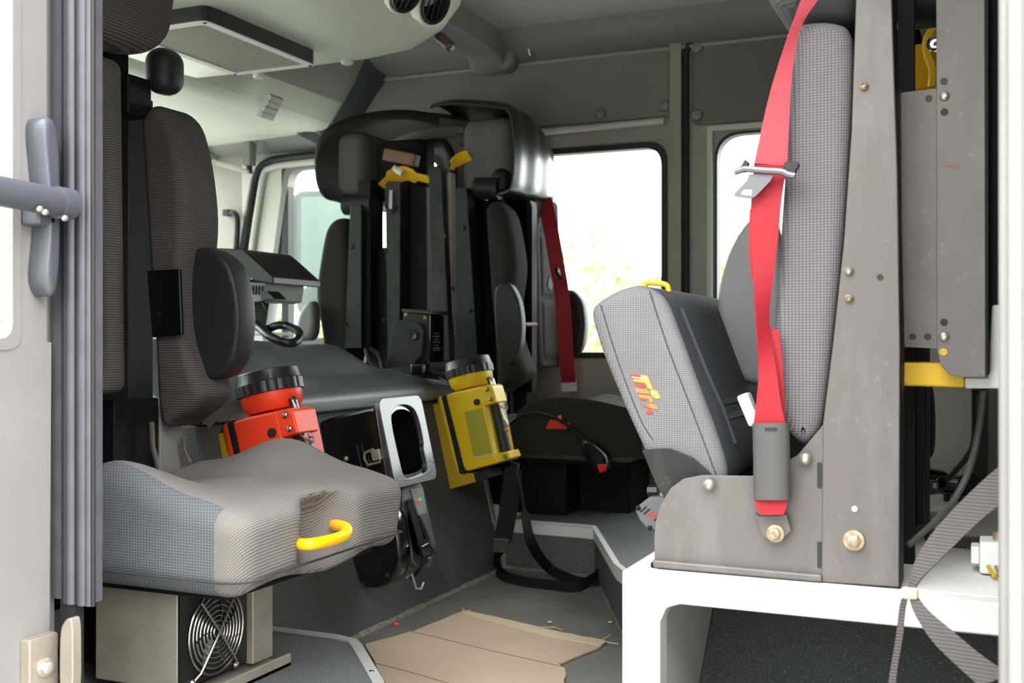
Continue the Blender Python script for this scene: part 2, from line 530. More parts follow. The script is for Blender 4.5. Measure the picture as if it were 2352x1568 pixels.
# aluminium edge trims
t = MB()
def edge_strip(mb, pts, w=0.018, top=0.0035, drop=0.024):
    """bent angle strip along the edge of a step"""
    pts = [Vector(p) for p in pts]
    mb.ribbon([p + Vector((0, 0, top*0.5)) for p in pts], [Vector((-(pts[min(i+1, len(pts)-1)]-pts[max(i-1, 0)]).y, (pts[min(i+1, len(pts)-1)]-pts[max(i-1, 0)]).x, 0)) for i in range(len(pts))], w, top)
    mb.ribbon([p - Vector((0, 0, drop*0.5)) for p in pts], Vector((0, 0, 1)), drop, 0.003)
edge_strip(t, [(XT+0.10, 1.652, ZP), (-1.06, 1.652, ZP), (-1.015, 1.64, ZP), (-0.99, 1.615, ZP), (-0.852, 1.452, ZP), (-0.806, 1.31, ZP), (-0.80, YN+0.02, ZP)])
trim1 = structure(t.build('trim_1', 'alu'), 'aluminium edge strip round the near raised floor')
sc = MB()
for q in ((-1.14, 1.652), (-0.89, 1.497), (-0.825, 1.37)): sc.bolt((q[0], q[1], ZP+0.0035), (0, 0, 1), 0.005, 0.002)
sc.build('screw', 'steel', trim1)
t = MB()
edge_strip(t, [(XT+0.005, 2.935, ZP), (-1.06, 2.93, ZP), (-1.02, 2.922, ZP), (-1.005, 2.89, ZP), (-0.80, 2.452, ZP), (-0.70, 2.295, ZP)], w=0.014, drop=0.034)
structure(t.build('trim_2', 'label_white'), 'pale nosing on the edge of the far raised floor')

# engine tunnel: its rear face leans forward towards the top
TIL = 0.235
def xt(z): return XT - TIL*z
YT0, YT1 = 1.72, 2.93
tp = [(xt(0), 0), (xt(0.497), 0.497), (-2.5, 0.497), (-2.5, 0)]
tunnel = structure(MB().prism(tp, 'y', YT0, YT1).build('wall_front', 'liner_dark', bevel=0.006), 'dark textured leaning bulkhead below the engine cover')
structure(MB().box(-2.5, -1.75, YN, YT0, ZP, 0.45).build('wall_front_low', 'liner_dark'), 'dark textured front bulkhead behind the nearest seat')
t = MB().prism([(xt(0.13)+0.004, 0.13), (xt(0.13)-0.012, 0.13), (xt(0.34)-0.012, 0.34), (xt(0.34)+0.004, 0.34)], 'y', YT1-0.012, YT1+0.012)
structure(t.build('trim_3', 'alu_matte', bevel=0.002), 'aluminium corner strip on the far end of the bulkhead')
sm = MB()
random.seed(4)
pp = []
for i in range(41):
    y = 1.66 + (2.92-1.66)*i/40
    pp.append((y, 0.006+0.004*random.random()))
rings = []
for y, w in pp:
    rings.append([(XT+0.0, y, w*0.9), (XT+w*0.6, y, w*0.45), (XT+w*1.3, y, 0.0), (XT, y, 0.0)])
sm.loft(rings)
structure(sm.build('trim_4', 'seam_grime'), 'dirty sealant seam between bulkhead and floor')
sm = MB()
rings = []
for i in range(31):
    x = XT + (XT*0-0.75-XT)*i/30; w = 0.005+0.004*random.random()
    y = 2.94-0.01*i/30 if x < -1.02 else 2.93-(x+1.02)*2.136
    rings.append([(x, y-0.0, w), (x, y-w, 0.001), (x, y-w, 0.0), (x, y, 0.0)])
sm.loft(rings)
structure(sm.build('trim_5', 'seam_grime'), 'dirty sealant seam along the far step')

# far side wall with three window openings, built of strips round the openings
W1 = (-2.66, -1.77, 0.64, 1.345)
W2 = (-1.60, -0.965, 0.60, 1.320)
W3 = (-0.83, -0.16, 0.52, 1.345)
w = MB()
YO = YF + 0.055
w.box(XW-0.1, XB+0.05, YF, YO, 0, W3[2])
w.box(XW-0.1, XB+0.05, YF, YO, W1[3], ZC+0.05)
for x0, x1 in ((XW-0.1, W1[0]), (W1[1], W2[0]), (W2[1], W3[0]), (W3[1], XB+0.05)):
    w.box(x0, x1, YF, YO, W3[2], W1[3])
w.box(W1[0], W1[1], YF, YO, W3[2], W1[2]); w.box(W2[0], W2[1], YF, YO, W3[2], W2[2]); w.box(W2[0], W2[1], YF, YO, W2[3], W1[3])
wall_far = structure(w.build('wall_far', 'frame_paint', flat=True), 'painted side wall with windows opposite the open door')

# upholstered panels of the far wall (parts of the wall)
p0 = [(-2.06, 1.655), (-1.86, 1.655), (-0.958, 1.655), (-0.958, 1.392), (-1.735, 1.392), (-1.735, 1.38), (-2.23, 1.38)]
MB().pad(round_poly(p0, [0.01]*7), 'y', YF, YF-0.012, 0.001, r2=0.008).build('panel', 'panel_vinyl', wall_far)
p1 = rrect(-0.888, 0.15, 1.355, 1.64, [0.03, 0.03, 0.03, 0.05])
MB().pad(p1, 'y', YF, YF-0.010, 0.001, r2=0.008).build('panel', 'panel_vinyl_dark', wall_far)
for px, py in ((1602, 110), (1380, 262), (1527, 243), (1601, 265), (1060, 297), (1063, 322)):
    c = P(px, py, Y=YF-0.012)
    MB().lathe([(0, 0), (0.019, 0), (0.019, 0.004), (0.015, 0.010), (0.006, 0.012), (0, 0.012)], (c.x, YF-0.011, c.z), (0, -1, 0), 18).build('panel_button', 'rail_plastic', wall_far)
# door frame lines in the far wall: raised bead round the rear door panel and the drip bar above the middle window
MB().prism(round_poly([(-0.955, 0.1), (-0.917, 0.1), (-0.917, 1.66), (-0.955, 1.66)], 0.006), 'y', YF, YF-0.024).build('pillar_cover', 'frame_paint', wall_far)
path = [(-0.904, YF-0.012, 0.15), (-0.904, YF-0.012, 1.585)] + [(-0.904+0.05*(1-math.cos(a)), YF-0.012, 1.585+0.05*math.sin(a)) for a in [0.3, 0.6, 0.9, 1.2, 1.57]] + [(-0.5, YF-0.012, 1.637), (0.2, YF-0.012, 1.640)]
MB().tube(path, 0.011, 8).build('door_seal', 'rubber', wall_far)
MB().tube([(-1.52, YF-0.012, 1.372), (-0.975, YF-0.012, 1.378)], 0.012, 10).build('drip_bar', 'frame_light', wall_far)
MB().box(-0.84, 0.2, YF-0.02, YF, 1.648, 1.664).build('bead', 'frame_light', wall_far, bevel=0.004)
q = P(1500, 255, Y=YF-0.03)
# small coat hook under the roof rail
hk = P(1230, 118, Y=YF-0.02)
h = thing('coat_hook', 'small bright metal hook under the roof rail on the far wall', 'hook', (hk.x, hk.y, hk.z))
MB().box(hk.x-0.007, hk.x+0.007, YF-0.022, YF-0.012, hk.z-0.005, hk.z+0.028).build('plate', 'zinc', h, bevel=0.002)
MB().tube([(hk.x, YF-0.02, hk.z+0.02), (hk.x, YF-0.035, hk.z-0.012), (hk.x, YF-0.048, hk.z-0.026), (hk.x-0.002, YF-0.062, hk.z-0.022), (hk.x-0.004, YF-0.068, hk.z-0.002)], 0.0038, 8).build('prong', 'zinc', h)

# windows of the far wall
def window(n, box, r, matf, fw, label, seal=0.014):
    x0, x1, z0, z1 = box
    outer = rrect(x0-0.001, x1+0.001, z0-0.001, z1+0.001, 0.004, 8)
    inner = rrect(x0+fw, x1-fw, z0+fw, z1-fw, r, 8)
    o = structure(MB().ring(outer, inner, 'y', YF+0.004, YO-0.004).build('window_%d' % n, matf), label)
    i2 = rrect(x0+fw+seal, x1-fw-seal, z0+fw+seal, z1-fw-seal, max(0.01, r-seal*0.5), 8)
    MB().ring(rrect(x0+fw-0.004, x1-fw+0.004, z0+fw-0.004, z1-fw+0.004, r, 8), i2, 'y', YF-0.004, YO-0.012).build('window_seal', 'rubber', o)
    MB().prism(rrect(x0+fw, x1-fw, z0+fw, z1-fw, r, 6), 'y', YO-0.030, YO-0.025).build('pane', 'window_glass', o)
    return o
w2 = window(2, W2, 0.07, 'frame_paint', 0.008, 'rounded side window behind the far seats, bright daylight outside', seal=0.016)
w3 = window(3, W3, 0.085, 'frame_paint', 0.022, 'rounded rear side window behind the red seat belt', seal=0.004)
MB().ring(rrect(W3[0]-0.004, W3[1]+0.004, W3[2]-0.004, W3[3]+0.004, 0.008), rrect(W3[0]+0.012, W3[1]-0.012, W3[2]+0.012, W3[3]-0.012, 0.006), 'y', YF-0.014, YF+0.003).build('window_trim', 'frame_light', w3)
# front door window: slanted front edge, vertical divider
F1 = [(-2.585, W1[2]), (W1[1], W1[2]), (W1[1], W1[3]), (-2.475, W1[3])]
def inset_front(d, rr):
    return round_poly([(F1[0][0]+d*1.1, F1[0][1]+d), (F1[1][0]-d, F1[1][1]+d), (F1[2][0]-d, F1[2][1]-d), (F1[3][0]+d*1.1, F1[3][1]-d)], rr, 8)
outer = round_poly([(W1[0]-0.002, W1[2]-0.002), (W1[1]+0.002, W1[2]-0.002), (W1[1]+0.002, W1[3]+0.002), (W1[0]-0.002, W1[3]+0.002)], 0.004, 8)
w1 = structure(MB().ring(outer, inset_front(0.022, [0.03, 0.03, 0.06, 0.05]), 'y', YF-0.002, YO-0.004).build('window_1', 'frame_light'), 'front door window with quarter light on the far side')
MB().ring(inset_front(0.014, [0.03, 0.03, 0.06, 0.05]), inset_front(0.034, [0.03, 0.03, 0.06, 0.05]), 'y', YF-0.006, YO-0.012).build('window_seal', 'rail_plastic', w1)
MB().prism(inset_front(0.02, 0.03), 'y', YO-0.030, YO-0.025).build('pane', 'window_glass', w1)
a0, a1 = P(662, 395, Y=YF+0.02), P(662, 770, Y=YF+0.02)
MB().box(a0.x-0.015, a0.x+0.015, YF-0.004, YF+0.04, W1[2], W1[3]-0.005).build('window_divider', 'rubber', w1, bevel=0.003)
# door seal loop round the front door on the wall
path = []
for px, py in ((540, 800), (556, 600), (575, 470), (590, 400), (612, 374), (650, 364), (760, 352), (900, 340), (1000, 328), (1024, 335), (1037, 365), (1040, 420), (1040, 800)):
    path.append(P(px, py, Y=YF-0.014))
MB().tube(smooth_poly(path, False, 4), 0.016, 8).build('door_seal', 'rubber', wall_far)
path = []
for px, py in ((560, 800), (576, 600), (594, 470), (606, 402), (622, 386), (660, 378), (760, 367)):
    path.append(P(px, py, Y=YF-0.010))
MB().tube(smooth_poly(path, False, 4), 0.013, 8).build('door_bead', 'frame_light', wall_far)

# ceiling: flat headliner, steep drop and lower header over the front seats
prof = [(XB+0.05, ZC), (-2.02, ZC), (-2.20, 1.45), (XW-0.05, 1.43), (XW-0.05, 1.83), (XB+0.05, 1.83)]
structure(MB().prism(prof, 'y', YN-0.06, YO).build('ceiling', 'headliner', flat=True), 'grey headliner of the cab')
hp = [(-2.025, ZC-0.002), (-2.035, ZC-0.012), (-2.21, 1.435), (-2.25, 1.422), (XW, 1.405), (XW, 1.425), (-2.20, 1.448)]
structure(MB().prism(hp, 'y', YN, YF-0.10).build('trim_6', 'header_plastic', ang=50), 'pale moulded roof liner over the front seats')
# roof rail along the far wall: rounded cove
cove = [(YF, ZC), (YF-0.155, ZC), (YF-0.150, ZC-0.012), (YF-0.10, ZC-0.035), (YF-0.06, ZC-0.06), (YF-0.03, ZC-0.072), (YF-0.012, ZC-0.085), (YF, ZC-0.085)]
rail = structure(MB().prism(cove, 'x', -2.06, XB).build('trim_7', 'rail_plastic', ang=60), 'grey moulded roof rail above the far wall')
MB().lathe([(0, 0), (0.006, 0), (0.006, 0.002), (0, 0.002)], P(1472, 78, Y=YF-0.05), (0, -0.5, -0.8), 10).build('screw', 'black_metal', rail)
MB().tube([(-2.05, YF-0.014, ZC-0.088), (XB-0.01, YF-0.014, ZC-0.088)], 0.007, 8).build('bead', 'frame_paint', rail)
# front part of the rail drops to the door header
c2 = []
for (x, z, d) in ((-2.04, 1.66, 0.13), (-2.11, 1.58, 0.12), (-2.22, 1.43, 0.12), (-2.28, 1.385, 0.12)):
    c2.append([(x-0.07, YF-0.002, z+0.02), (x-0.07, YF-d, z+0.05), (x-0.02, YF-d-0.015, z+0.02), (x+0.03, YF-0.05, z-0.012), (x+0.045, YF-0.012, z-0.03), (x+0.045, YF-0.002, z-0.03)])
structure(MB().loft(c2).build('trim_8', 'rib_plastic', ang=60), 'dark moulded roof rib dropping to the front door')
c3 = []
for x in (-2.24, -2.45, XW):
    c3.append([(x, YF, 1.44), (x, YF-0.13, 1.44), (x, YF-0.12, 1.425), (x, YF-0.05, 1.392), (x, YF, 1.378)])
structure(MB().loft(c3).build('trim_9', 'rail_plastic', ang=60), 'grey moulded rail above the front door')
# roof bow from the overhead console to the far rail
bow = []
for y, dz in ((2.20, 0), (3.30, 0), (3.37, -0.006), (3.41, -0.02), (3.445, -0.045)):
    bow.append([(-1.655, y, ZC+0.002), (-1.65, y, ZC-0.03+dz), (-1.64, y, ZC-0.062+dz), (-1.622, y, ZC-0.072+dz), (-1.545, y, ZC-0.072+dz), (-1.525, y, ZC-0.062+dz), (-1.505, y, ZC-0.02+dz*0.5), (-1.50, y, ZC+0.002)])
bw = structure(MB().loft(bow).build('trim_10', 'rail_plastic', ang=28), 'moulded roof bow running to the far roof rail')
foot = []
MB().pad(rrect(-1.665, -1.485, ZC-0.115, ZC, [0.05, 0.05, 0.01, 0.01], 6), 'y', YF-0.004, YF-0.07, 0.004, r2=0.02).build('bow_foot', 'rail_plastic', bw)

# back wall, near wall pieces, windshield frame
structure(MB().box(XB, XB+0.05, YN-0.06, YO, 0, 1.83).build('wall_back', 'panel_vinyl', flat=True), 'rear wall of the cab')
nw = MB()
nw.box(0.055, XB+0.05, YN-0.05, YN, -0.05, 1.83)               # behind the door opening
nw.box(XW-0.1, -1.10, YN-0.05, YN, -0.05, 0.62)               # front of it: below, above and round the front door window
nw.box(XW-0.1, XB+0.05, YN-0.05, YN, 1.40, 1.83)
nw.box(-1.75, -1.10, YN-0.05, YN, 0.62, 1.40)
nw.box(XW-0.1, -2.62, YN-0.05, YN, 0.62, 1.40)
structure(nw.build('wall_near', 'shell_paint', flat=True), 'near side wall round the open doorway')
structure(MB().box(-2.62, -1.75, YN-0.03, YN-0.025, 0.62, 1.40).build('window_4', 'window_glass'), 'near front door window')
fw = MB()
fw.box(XW-0.1, XW, YN, YF, 0.0, 0.70); fw.box(XW-0.1, XW, YN, YF, 1.36, 1.83)
wf = structure(fw.build('wall_windshield', 'header_plastic', flat=True), 'dash and header round the windshield')
structure(MB().box(XW-0.05, XW-0.045, YN, YF, 0.70, 1.36).build('window_5', 'window_glass'), 'windshield')

# ground and daylight surroundings outside
g = structure(MB().box(-60, 60, -60, 60, -1.12, -1.02).build('ground', 'asphalt', flat=True), 'pale paved ground outside')

# added wall, out of view: blocks low sky that paled dark camera-facing surfaces
gw = structure(MB().box(-22, 16, -7.6, -7.2, -1.02, 4.9).build('wall_sky_blocker', 'blocker_grey', flat=True), 'long grey wall added out of view behind the camera to block low sky')
MB().box(-22.2, 16.2, -7.9, -6.8, 4.9, 5.15).build('blocker_cap', 'bark', gw, flat=True)  # overhanging top of the added wall
# ------------------------------------------------------------------ engine cover
def sstep(a, b, x):
    t = max(0.0, min(1.0, (x-a)/(b-a))); return t*t*(3-2*t)

XL = xt(0.50)+0.026          # rear lip of the cover
def cover_z(x, y):
    d = XL - x
    ledge = 0.522 + 0.040*math.sqrt(max(0, min(1, d/0.06))) + 0.022*sstep(0.05, 0.16, d)
    hump = sstep(0.09, 0.22, d)*sstep(2.66, 2.48, y)*sstep(1.70, 1.80, y)
    top = 0.085 + 0.035*sstep(0.25, 1.0, d) - 0.015*sstep(1.9, 2.5, y)
    far = 0.035*sstep(2.68, 2.80, y)
    side = 0.03*sstep(1.78, 1.722, y)
    return ledge + hump*top - far - side
mb = MB()
xs = [XL-0.06*(k/8.0)**2 for k in range(9)] + [XL-0.06-0.028*i for i in range(1, 36)]
ys = [YT0+0.002, YT0+0.006, YT0+0.014] + [YT0+0.03+0.03*i for i in range(38)] + [2.895, 2.90]
ng = len(ys); vs = [(x, y, cover_z(x, y)) for x in xs for y in ys]; fs = []
for i in range(len(xs)-1):
    for j in range(ng-1): fs.append((i*ng+j, i*ng+j+1, (i+1)*ng+j+1, (i+1)*ng+j))
o = len(vs); vs += [(XL-0.001, y, 0.502) for y in ys]; vs += [(XL-0.02, y, 0.499) for y in ys]
for j in range(ng-1): fs += [(j, o+j, o+j+1, j+1), (o+j, o+ng+j, o+ng+j+1, o+j+1)]
for jj in (0, ng-1):
    b2 = len(vs); vs += [(x, ys[jj], 0.499) for x in xs]
    for i in range(len(xs)-1): fs.append((i*ng+jj, b2+i, b2+i+1, (i+1)*ng+jj))
mb.add(vs, fs)
cov = thing('engine_cover', 'large dark grey moulded engine cover between the seats', 'engine cover', (XT-0.4, 2.0, 0.50))
mb.build('shell', 'engine_vinyl', cov, ang=60)
MB().box(XL-0.022, XL-0.012, YT0+0.002, 2.90, 0.4975, 0.502).build('lip_seal', 'rubber', cov)

# ------------------------------------------------------------------ overhead console with grille and air vents
con = thing('overhead_console', 'pale grey moulded overhead console on the ceiling with round air vents', 'console', (-1.75, 2.0, ZC))
ZB = 1.415
def con_ring(y, z_low, xr, xl):
    # cross-section in x-z at one y: underside, rounded rear end, top at the ceiling
    return [(xl, y, ZC), (xl, y, z_low+0.03), (xl+0.03, y, z_low+0.004), (xl+0.30, y, z_low), (xr-0.30, y, z_low), (xr-0.16, y, z_low+0.012), (xr-0.07, y, z_low+0.05), (xr-0.015, y, z_low+0.11), (xr, y, z_low+0.17), (xr+0.0, y, ZC)]
rings = []
for y, zl, xr in ((1.35, ZB-0.01, -1.22), (1.7, ZB-0.01, -1.20), (2.05, ZB, -1.19), (2.30, ZB, -1.21), (2.48, ZB, -1.26), (2.56, ZB+0.004, -1.30), (2.61, ZB+0.02, -1.345), (2.635, ZB+0.05, -1.38), (2.645, ZB+0.12, -1.40), (2.645, ZC, -1.42)):
    rings.append(con_ring(y, min(zl, ZC-0.03), xr+0.055, -2.14))
rings[-1] = [(p[0], p[1], max(p[2], ZC-0.005)) for p in rings[-1]]
MB().loft(rings).build('body', 'console_plastic', con, ang=50)
# grille box under the console
gx0, gx1, gy0, gy1 = -1.87, -1.61, 1.985, 2.425
gz = ZB-0.036
MB().ring(rrect(gx0, gx1, gy0, gy1, 0.02, 4), rrect(gx0+0.012, gx1-0.012, gy0+0.012, gy1-0.012, 0.012, 4), 'z', ZB+0.045, gz).build('grille_housing', 'rubber', con, bevel=0.003)
fr = MB().ring(rrect(gx0+0.001, gx1-0.001, gy0+0.001, gy1-0.001, 0.02, 4), rrect(gx0+0.022, gx1-0.022, gy0+0.022, gy1-0.022, 0.01, 4), 'z', gz, gz-0.003).build('grille_frame', 'label_white', con)
wm = MB()
k = gx0+0.020
while k < gx1-0.016: wm.box(k, k+0.0030, gy0+0.016, gy1-0.016, gz-0.0004, gz+0.0012); k += 0.0078
k = gy0+0.020
while k < gy1-0.016: wm.box(gx0+0.016, gx1-0.016, k, k+0.0030, gz-0.0010, gz+0.0002); k += 0.0078
wm.build('grille_mesh', 'frame_paint', con, flat=True)['kind'] = 'stuff'
MB().box(gx0+0.014, gx1-0.014, gy0+0.014, gy1-0.014, gz+0.018, gz+0.020).build('grille_back', 'black_plastic', con)
MB().box(gx0+0.02, gx1-0.03, gy0+0.19, gy0+0.205, gz+0.006, gz+0.017).build('grille_rib', 'frame_light', con)
for sx, sy in ((gx0+0.011, gy0+0.011), (gx1-0.011, gy0+0.011), (gx0+0.011, gy1-0.011), (gx1-0.011, gy1-0.011)):
    MB().bolt((sx, sy, gz-0.003), (0, 0, -1), 0.0045, 0.002).build('screw', 'rubber', con)
for px, py in ((797, 140), (595, 172)):
    c = P(px, py, Z=ZB+0.002)
    MB().lathe([(0, 0), (0.017, 0), (0.017, 0.008), (0.012, 0.012), (0, 0.012)], (c.x, c.y, ZB+0.004), (0, 0, -1), 16).build('cap', 'frame_light', con)
# round air vents on the curved rear corner
def air_vent(px, py, x, r, nrm):
    c = P(px, py, X=x); n = Vector(nrm).normalized()
    vent = MB().lathe([(r*0.72, -0.018), (r*0.80, 0.0), (r*0.86, 0.010), (r, 0.012), (r*1.05, 0.004), (r*1.05, -0.012)], c, n, 24, False).build('air_vent', 'black_plastic', con)
    MB().lathe([(0, -0.02), (r*0.85, -0.02), (r*0.85, -0.014), (0, -0.014)], c, n, 20).build('vent_core', 'rubber', vent)
    u = n.cross(Vector((0, 1, 0.2))).normalized(); v = n.cross(u)
    for k in (-0.5, -0.1, 0.3, 0.65):
        a = c + v*r*k
        hw = r*0.78*math.sqrt(max(0.05, 1-k*k))
        MB().ribbon([a-u*hw, a+u*hw], (n*0.8+v*0.6), 0.014, 0.002).build('vent_slat', 'black_plastic', vent)
    MB().lathe([(r*1.05, -0.03), (r*1.18, 0.0), (r*1.14, 0.006), (r*1.03, 0.006)], c, n, 24, False).build('vent_surround', 'console_plastic', vent)
air_vent(995, 6, -1.222, 0.050, (0.90, -0.12, -0.42))
air_vent(928, -14, -1.235, 0.042, (0.78, -0.2, -0.6))
# red-brown lamp on the console's end
c = P(1022, 95, Y=2.60)
MB().rcube((0, 0, 0), (0.03, 0.016, 0.014), 0.01, lambda p: Matrix.Rotation(0.75, 3, 'Y') @ p + c, (4, 3, 3)).build('end_lamp', 'lamp_brown', con)

# pale vent plate on the steep roof liner
c = P(620, 246, X=-2.135)
n = Vector((0.83, 0, -0.55)); u = Vector((0, 1, 0)); v = n.cross(u)
vp = MB().ribbon([c-u*0.036-n*0.002, c+u*0.036-n*0.002], v, 0.082, 0.005).build('vent_plate', 'frame_light', bpy.data.objects['trim_6'])
q = MB()
for k in range(4):
    s = -0.03+0.02*k
    ctr = c + v*s + n*0.006
    q.ribbon([ctr-u*0.035, ctr+u*0.035], v, 0.017, 0.008)
q.ribbon([c-u*0.035+n*0.002, c+u*0.035+n*0.002], v, 0.08, 0.003)
q.build('slats', 'label_white', vp)
for s in (-1, 1):
    MB().bolt(c + u*0.024*s + n*0.010, n, 0.004, 0.002).build('screw', 'steel', vp)

# ------------------------------------------------------------------ rear-facing seat (used on the near and, mirrored, on the far side)
YC = 2.3325
def rear_facing_seat(root, flip, mats):
    T = (lambda p: Vector((p.x, 2*YC-p.y, p.z))) if flip else (lambda p: p)
    def put(mb, name, mat, parent=root, **k): return mb.map(T).build(name, mat, parent, **k)
    # seat cushion
    cx, cy, hx, hy = -1.138, 1.4325, 0.222, 0.2325
    def dz(p):
        x = cx+p.x; y = cy+p.y
        e = abs(p.y)/hy
        wing = 0.440 + 0.050*math.exp(-((x+1.15)/0.10)**2) - 0.012*sstep(-1.0, -0.92, x)
        mid = 0.418 + 0.022*sstep(-1.33, -1.10, x) - 0.006*sstep(-1.0, -0.92, x)
        top = mid + (wing-mid)*sstep(0.25, 0.92, e)
        botz = 0.312 + 0.006*math.sin(y*25)
        t = (p.z+0.07)/0.14
        z = botz + (top-botz)*t
        # the front edge bows out, the lower edge tucks in, the handle pocket is pushed in
        fx = sstep(0.10, 0.22, p.x)
        x += fx*0.012*(1-e*e)
        tuck = (1-t)*0.012
        x -= fx*tuck
        y -= math.copysign(tuck*0.8, p.y)*sstep(0.7, 1, e)
        yy = (y-1.412)/0.062; zz = (z-0.378)/0.052
        d = math.exp(-(abs(yy)**4+abs(zz)**4))
        x -= sstep(0.17, 0.22, p.x)*d*0.050
        fold = sstep(0.17, 0.22, p.x)*math.exp(-((yy*0.9)**2))*math.exp(-((z-0.44)/0.02)**2)*0.012*math.sin(y*190)
        return Vector((x, y, z+fold*0.4))
    cu = MB().rcube((0, 0, 0), (hx, hy, 0.07), 0.034, dz, (40, 44, 16), 4)
    seat = put(cu, 'seat_cushion', mats['seat'], ang=80)
    if mats.get('side'):
        me = seat.data; me.materials.append(M[mats['side']])
        ref = MB().rcube((0, 0, 0), (hx, hy, 0.07), 0.034, None, (40, 44, 16), 4)
        for f, q in zip(me.polygons, ref.f):
            c = sum((Vector(ref.v[i]) for i in q), Vector())/len(q)
            if c.y < -hy+0.022 and c.x < 0.18: f.material_index = 1
    # stitched seams: lower hem and pocket edges
    hem = []
    for a in rrect(cx-hx-0.004+0.02, cx+hx+0.006, cy-hy+0.003, cy+hy-0.003, 0.05, 6):
        e = abs(a.y-cy)/hy
        bow = sstep(0.10, 0.22, a.x-cx)*(0.010*(1-e*e)-0.004)
        hem.append((a.x+bow, a.y, 0.338+0.004*math.sin(a.y*25)))
    put(MB().tube(hem, 0.0018, 6, closed=True), 'hem_seam', 'fabric_rib', seat)
    # base plate under the cushion, pedestal
    put(MB().box(-1.34, -0.97, 1.24, 1.63, 0.300, 0.322), 'seat_pan', 'black_metal', bevel=0.004)
    # wide outboard back cushion with quilted sections
    def db(p):
        z = 0.852 + p.z; y = 1.318 + p.y; x = -1.372 + p.x
        f = sstep(-0.01, 0.045, p.x)
        seg = 0.0
        for zc in (0.60, 0.80, 1.01): seg += math.exp(-((z-zc)/0.010)**2)
        inner = sstep(0.075, 0.055, abs(p.y))
        x -= f*(0.010*min(1, seg)*inner + 0.008*math.exp(-((abs(p.y)-0.068)/0.007)**2)*sstep(0.60, 0.62, z)*sstep(1.03, 1.01, z))
        x -= 0.03*(z-0.60)*0.9
        return Vector((x, y - 0.012*(0.85-z), z))
    put(MB().rcube((0, 0, 0), (0.058, 0.112, 0.278), 0.020, db, (4, 26, 44), 3), 'back_cushion', mats['back'], ang=80)
    # narrow inboard back cushion, side contour
    Yi, Yo = 1.655, 1.545
    front = [xz(a, b, Yi-0.015) for a, b in ((438, 259), (472, 296), (492, 390), (505, 500), (499, 570), (487, 650), (492, 770), (525, 868), (540, 902), (512, 938), (468, 962))]
    back = [xz(a, b, Yo) for a, b in ((378, 986), (356, 960), (352, 770), (334, 560), (320, 300))]
    outline = smooth_poly(front+back+[(-1.403, 1.060), (-1.388, 1.079)], True, 3)
    put(MB().pad(outline, 'y', Yo, Yi+0.005, 0.018, 4, 0.032), 'back_cushion', mats['back2'], ang=80)
    seam = [Vector((a[0], Yi-0.075, a[1])) for a in smooth_poly([xz(a, b, Yi-0.075) for a, b in ((398, 252), (425, 300), (436, 400), (443, 500), (447, 600), (445, 700), (452, 820), (470, 900), (450, 968))], False, 3)]
    # outer frame: black uprights behind the cushions, cross plates, base
    put(MB().box(-1.475, -1.405, 1.445, 1.525, 0.15, 1.26), 'back_post', 'black_metal', bevel=0.004)
    put(MB().box(-1.50, -1.465, 1.16, 1.655, 0.20, 1.12), 'back_panel', 'black_metal', bevel=0.004)
    for z in (1.0, 0.90, 0.71, 0.53):
        put(MB().bolt((-1.404, 1.47 if z > 0.6 else 1.50, z), (1, 0, 0), 0.006, 0.004), 'bolt', 'zinc')
    put(MB().box(-1.40, -1.36, 1.44, 1.55, 0.145, 0.56), 'side_plate', 'black_metal', bevel=0.003)
    put(MB().box(-1.372, -1.366, 1.56, 1.62, 0.30, 0.545), 'lower_plate', 'rail_plastic', bevel=0.002)
    for (a, b, c, d) in (() if flip else ((348, 968, 366, 1085), (420, 1003, 436, 1062))):
        put(MB().tube([P(a, b, X=-1.345), P(a+2, (b+c*0+d)/2, X=-1.345), P(c, d, X=-1.335)], 0.005, 8), 'adjuster_rod', 'steel')
    # headrest and its pivot
    if not flip:
        put(MB().rcube((0, 0, 0), (0.062, 0.185, 0.125), 0.052, lambda p: Vector((-1.345+p.x+0.02*(p.z/0.125), 1.352+p.y, 1.272+p.z-0.018*(p.y/0.185)**2*(-1 if p.z < 0 else 0.3))), (4, 14, 8), 5), 'headrest', mats['back'], ang=80)
    c = P(378, 165, Y=1.58)
    put(MB().rcube((0, 0, 0), (0.030, 0.035, 0.042), 0.029, lambda p: c+p, (3, 3, 3), 5), 'headrest_pivot', 'pad_rubber', ang=80)
    put(MB().box(-1.44, -1.385, 1.50, 1.56, 1.06, 1.13), 'headrest_bracket', 'black_metal', bevel=0.004)
    # swivelling side bolster with its bracket
    dxb = -0.048 if flip else 0.0
    bol = smooth_poly([(x+dxb, z) for x, z in (xz(a, b, 1.585) for a, b in ((424, 590), (436, 571), (478, 568), (525, 600), (546, 680), (550, 750), (538, 825), (512, 862), (488, 872), (452, 866), (438, 845), (428, 740)))], True, 3)
    if not flip: put(MB().pad(bol, 'y', 1.583, 1.650, 0.008, 4, 0.024), 'side_bolster', 'pad_rubber', ang=70)
    if not flip: put(MB().box(-1.39, -1.30+dxb, 1.60, 1.63, 0.66, 0.76), 'bolster_arm', 'black_metal', bevel=0.004)
    br = [xz(a, b, 1.543) for a, b in ((344, 622), (418, 618), (424, 768), (356, 775))]
    if not flip: put(MB().prism(br, 'y', 1.543, 1.535), 'bolster_bracket', 'black_gloss', bevel=0.002)
    return put

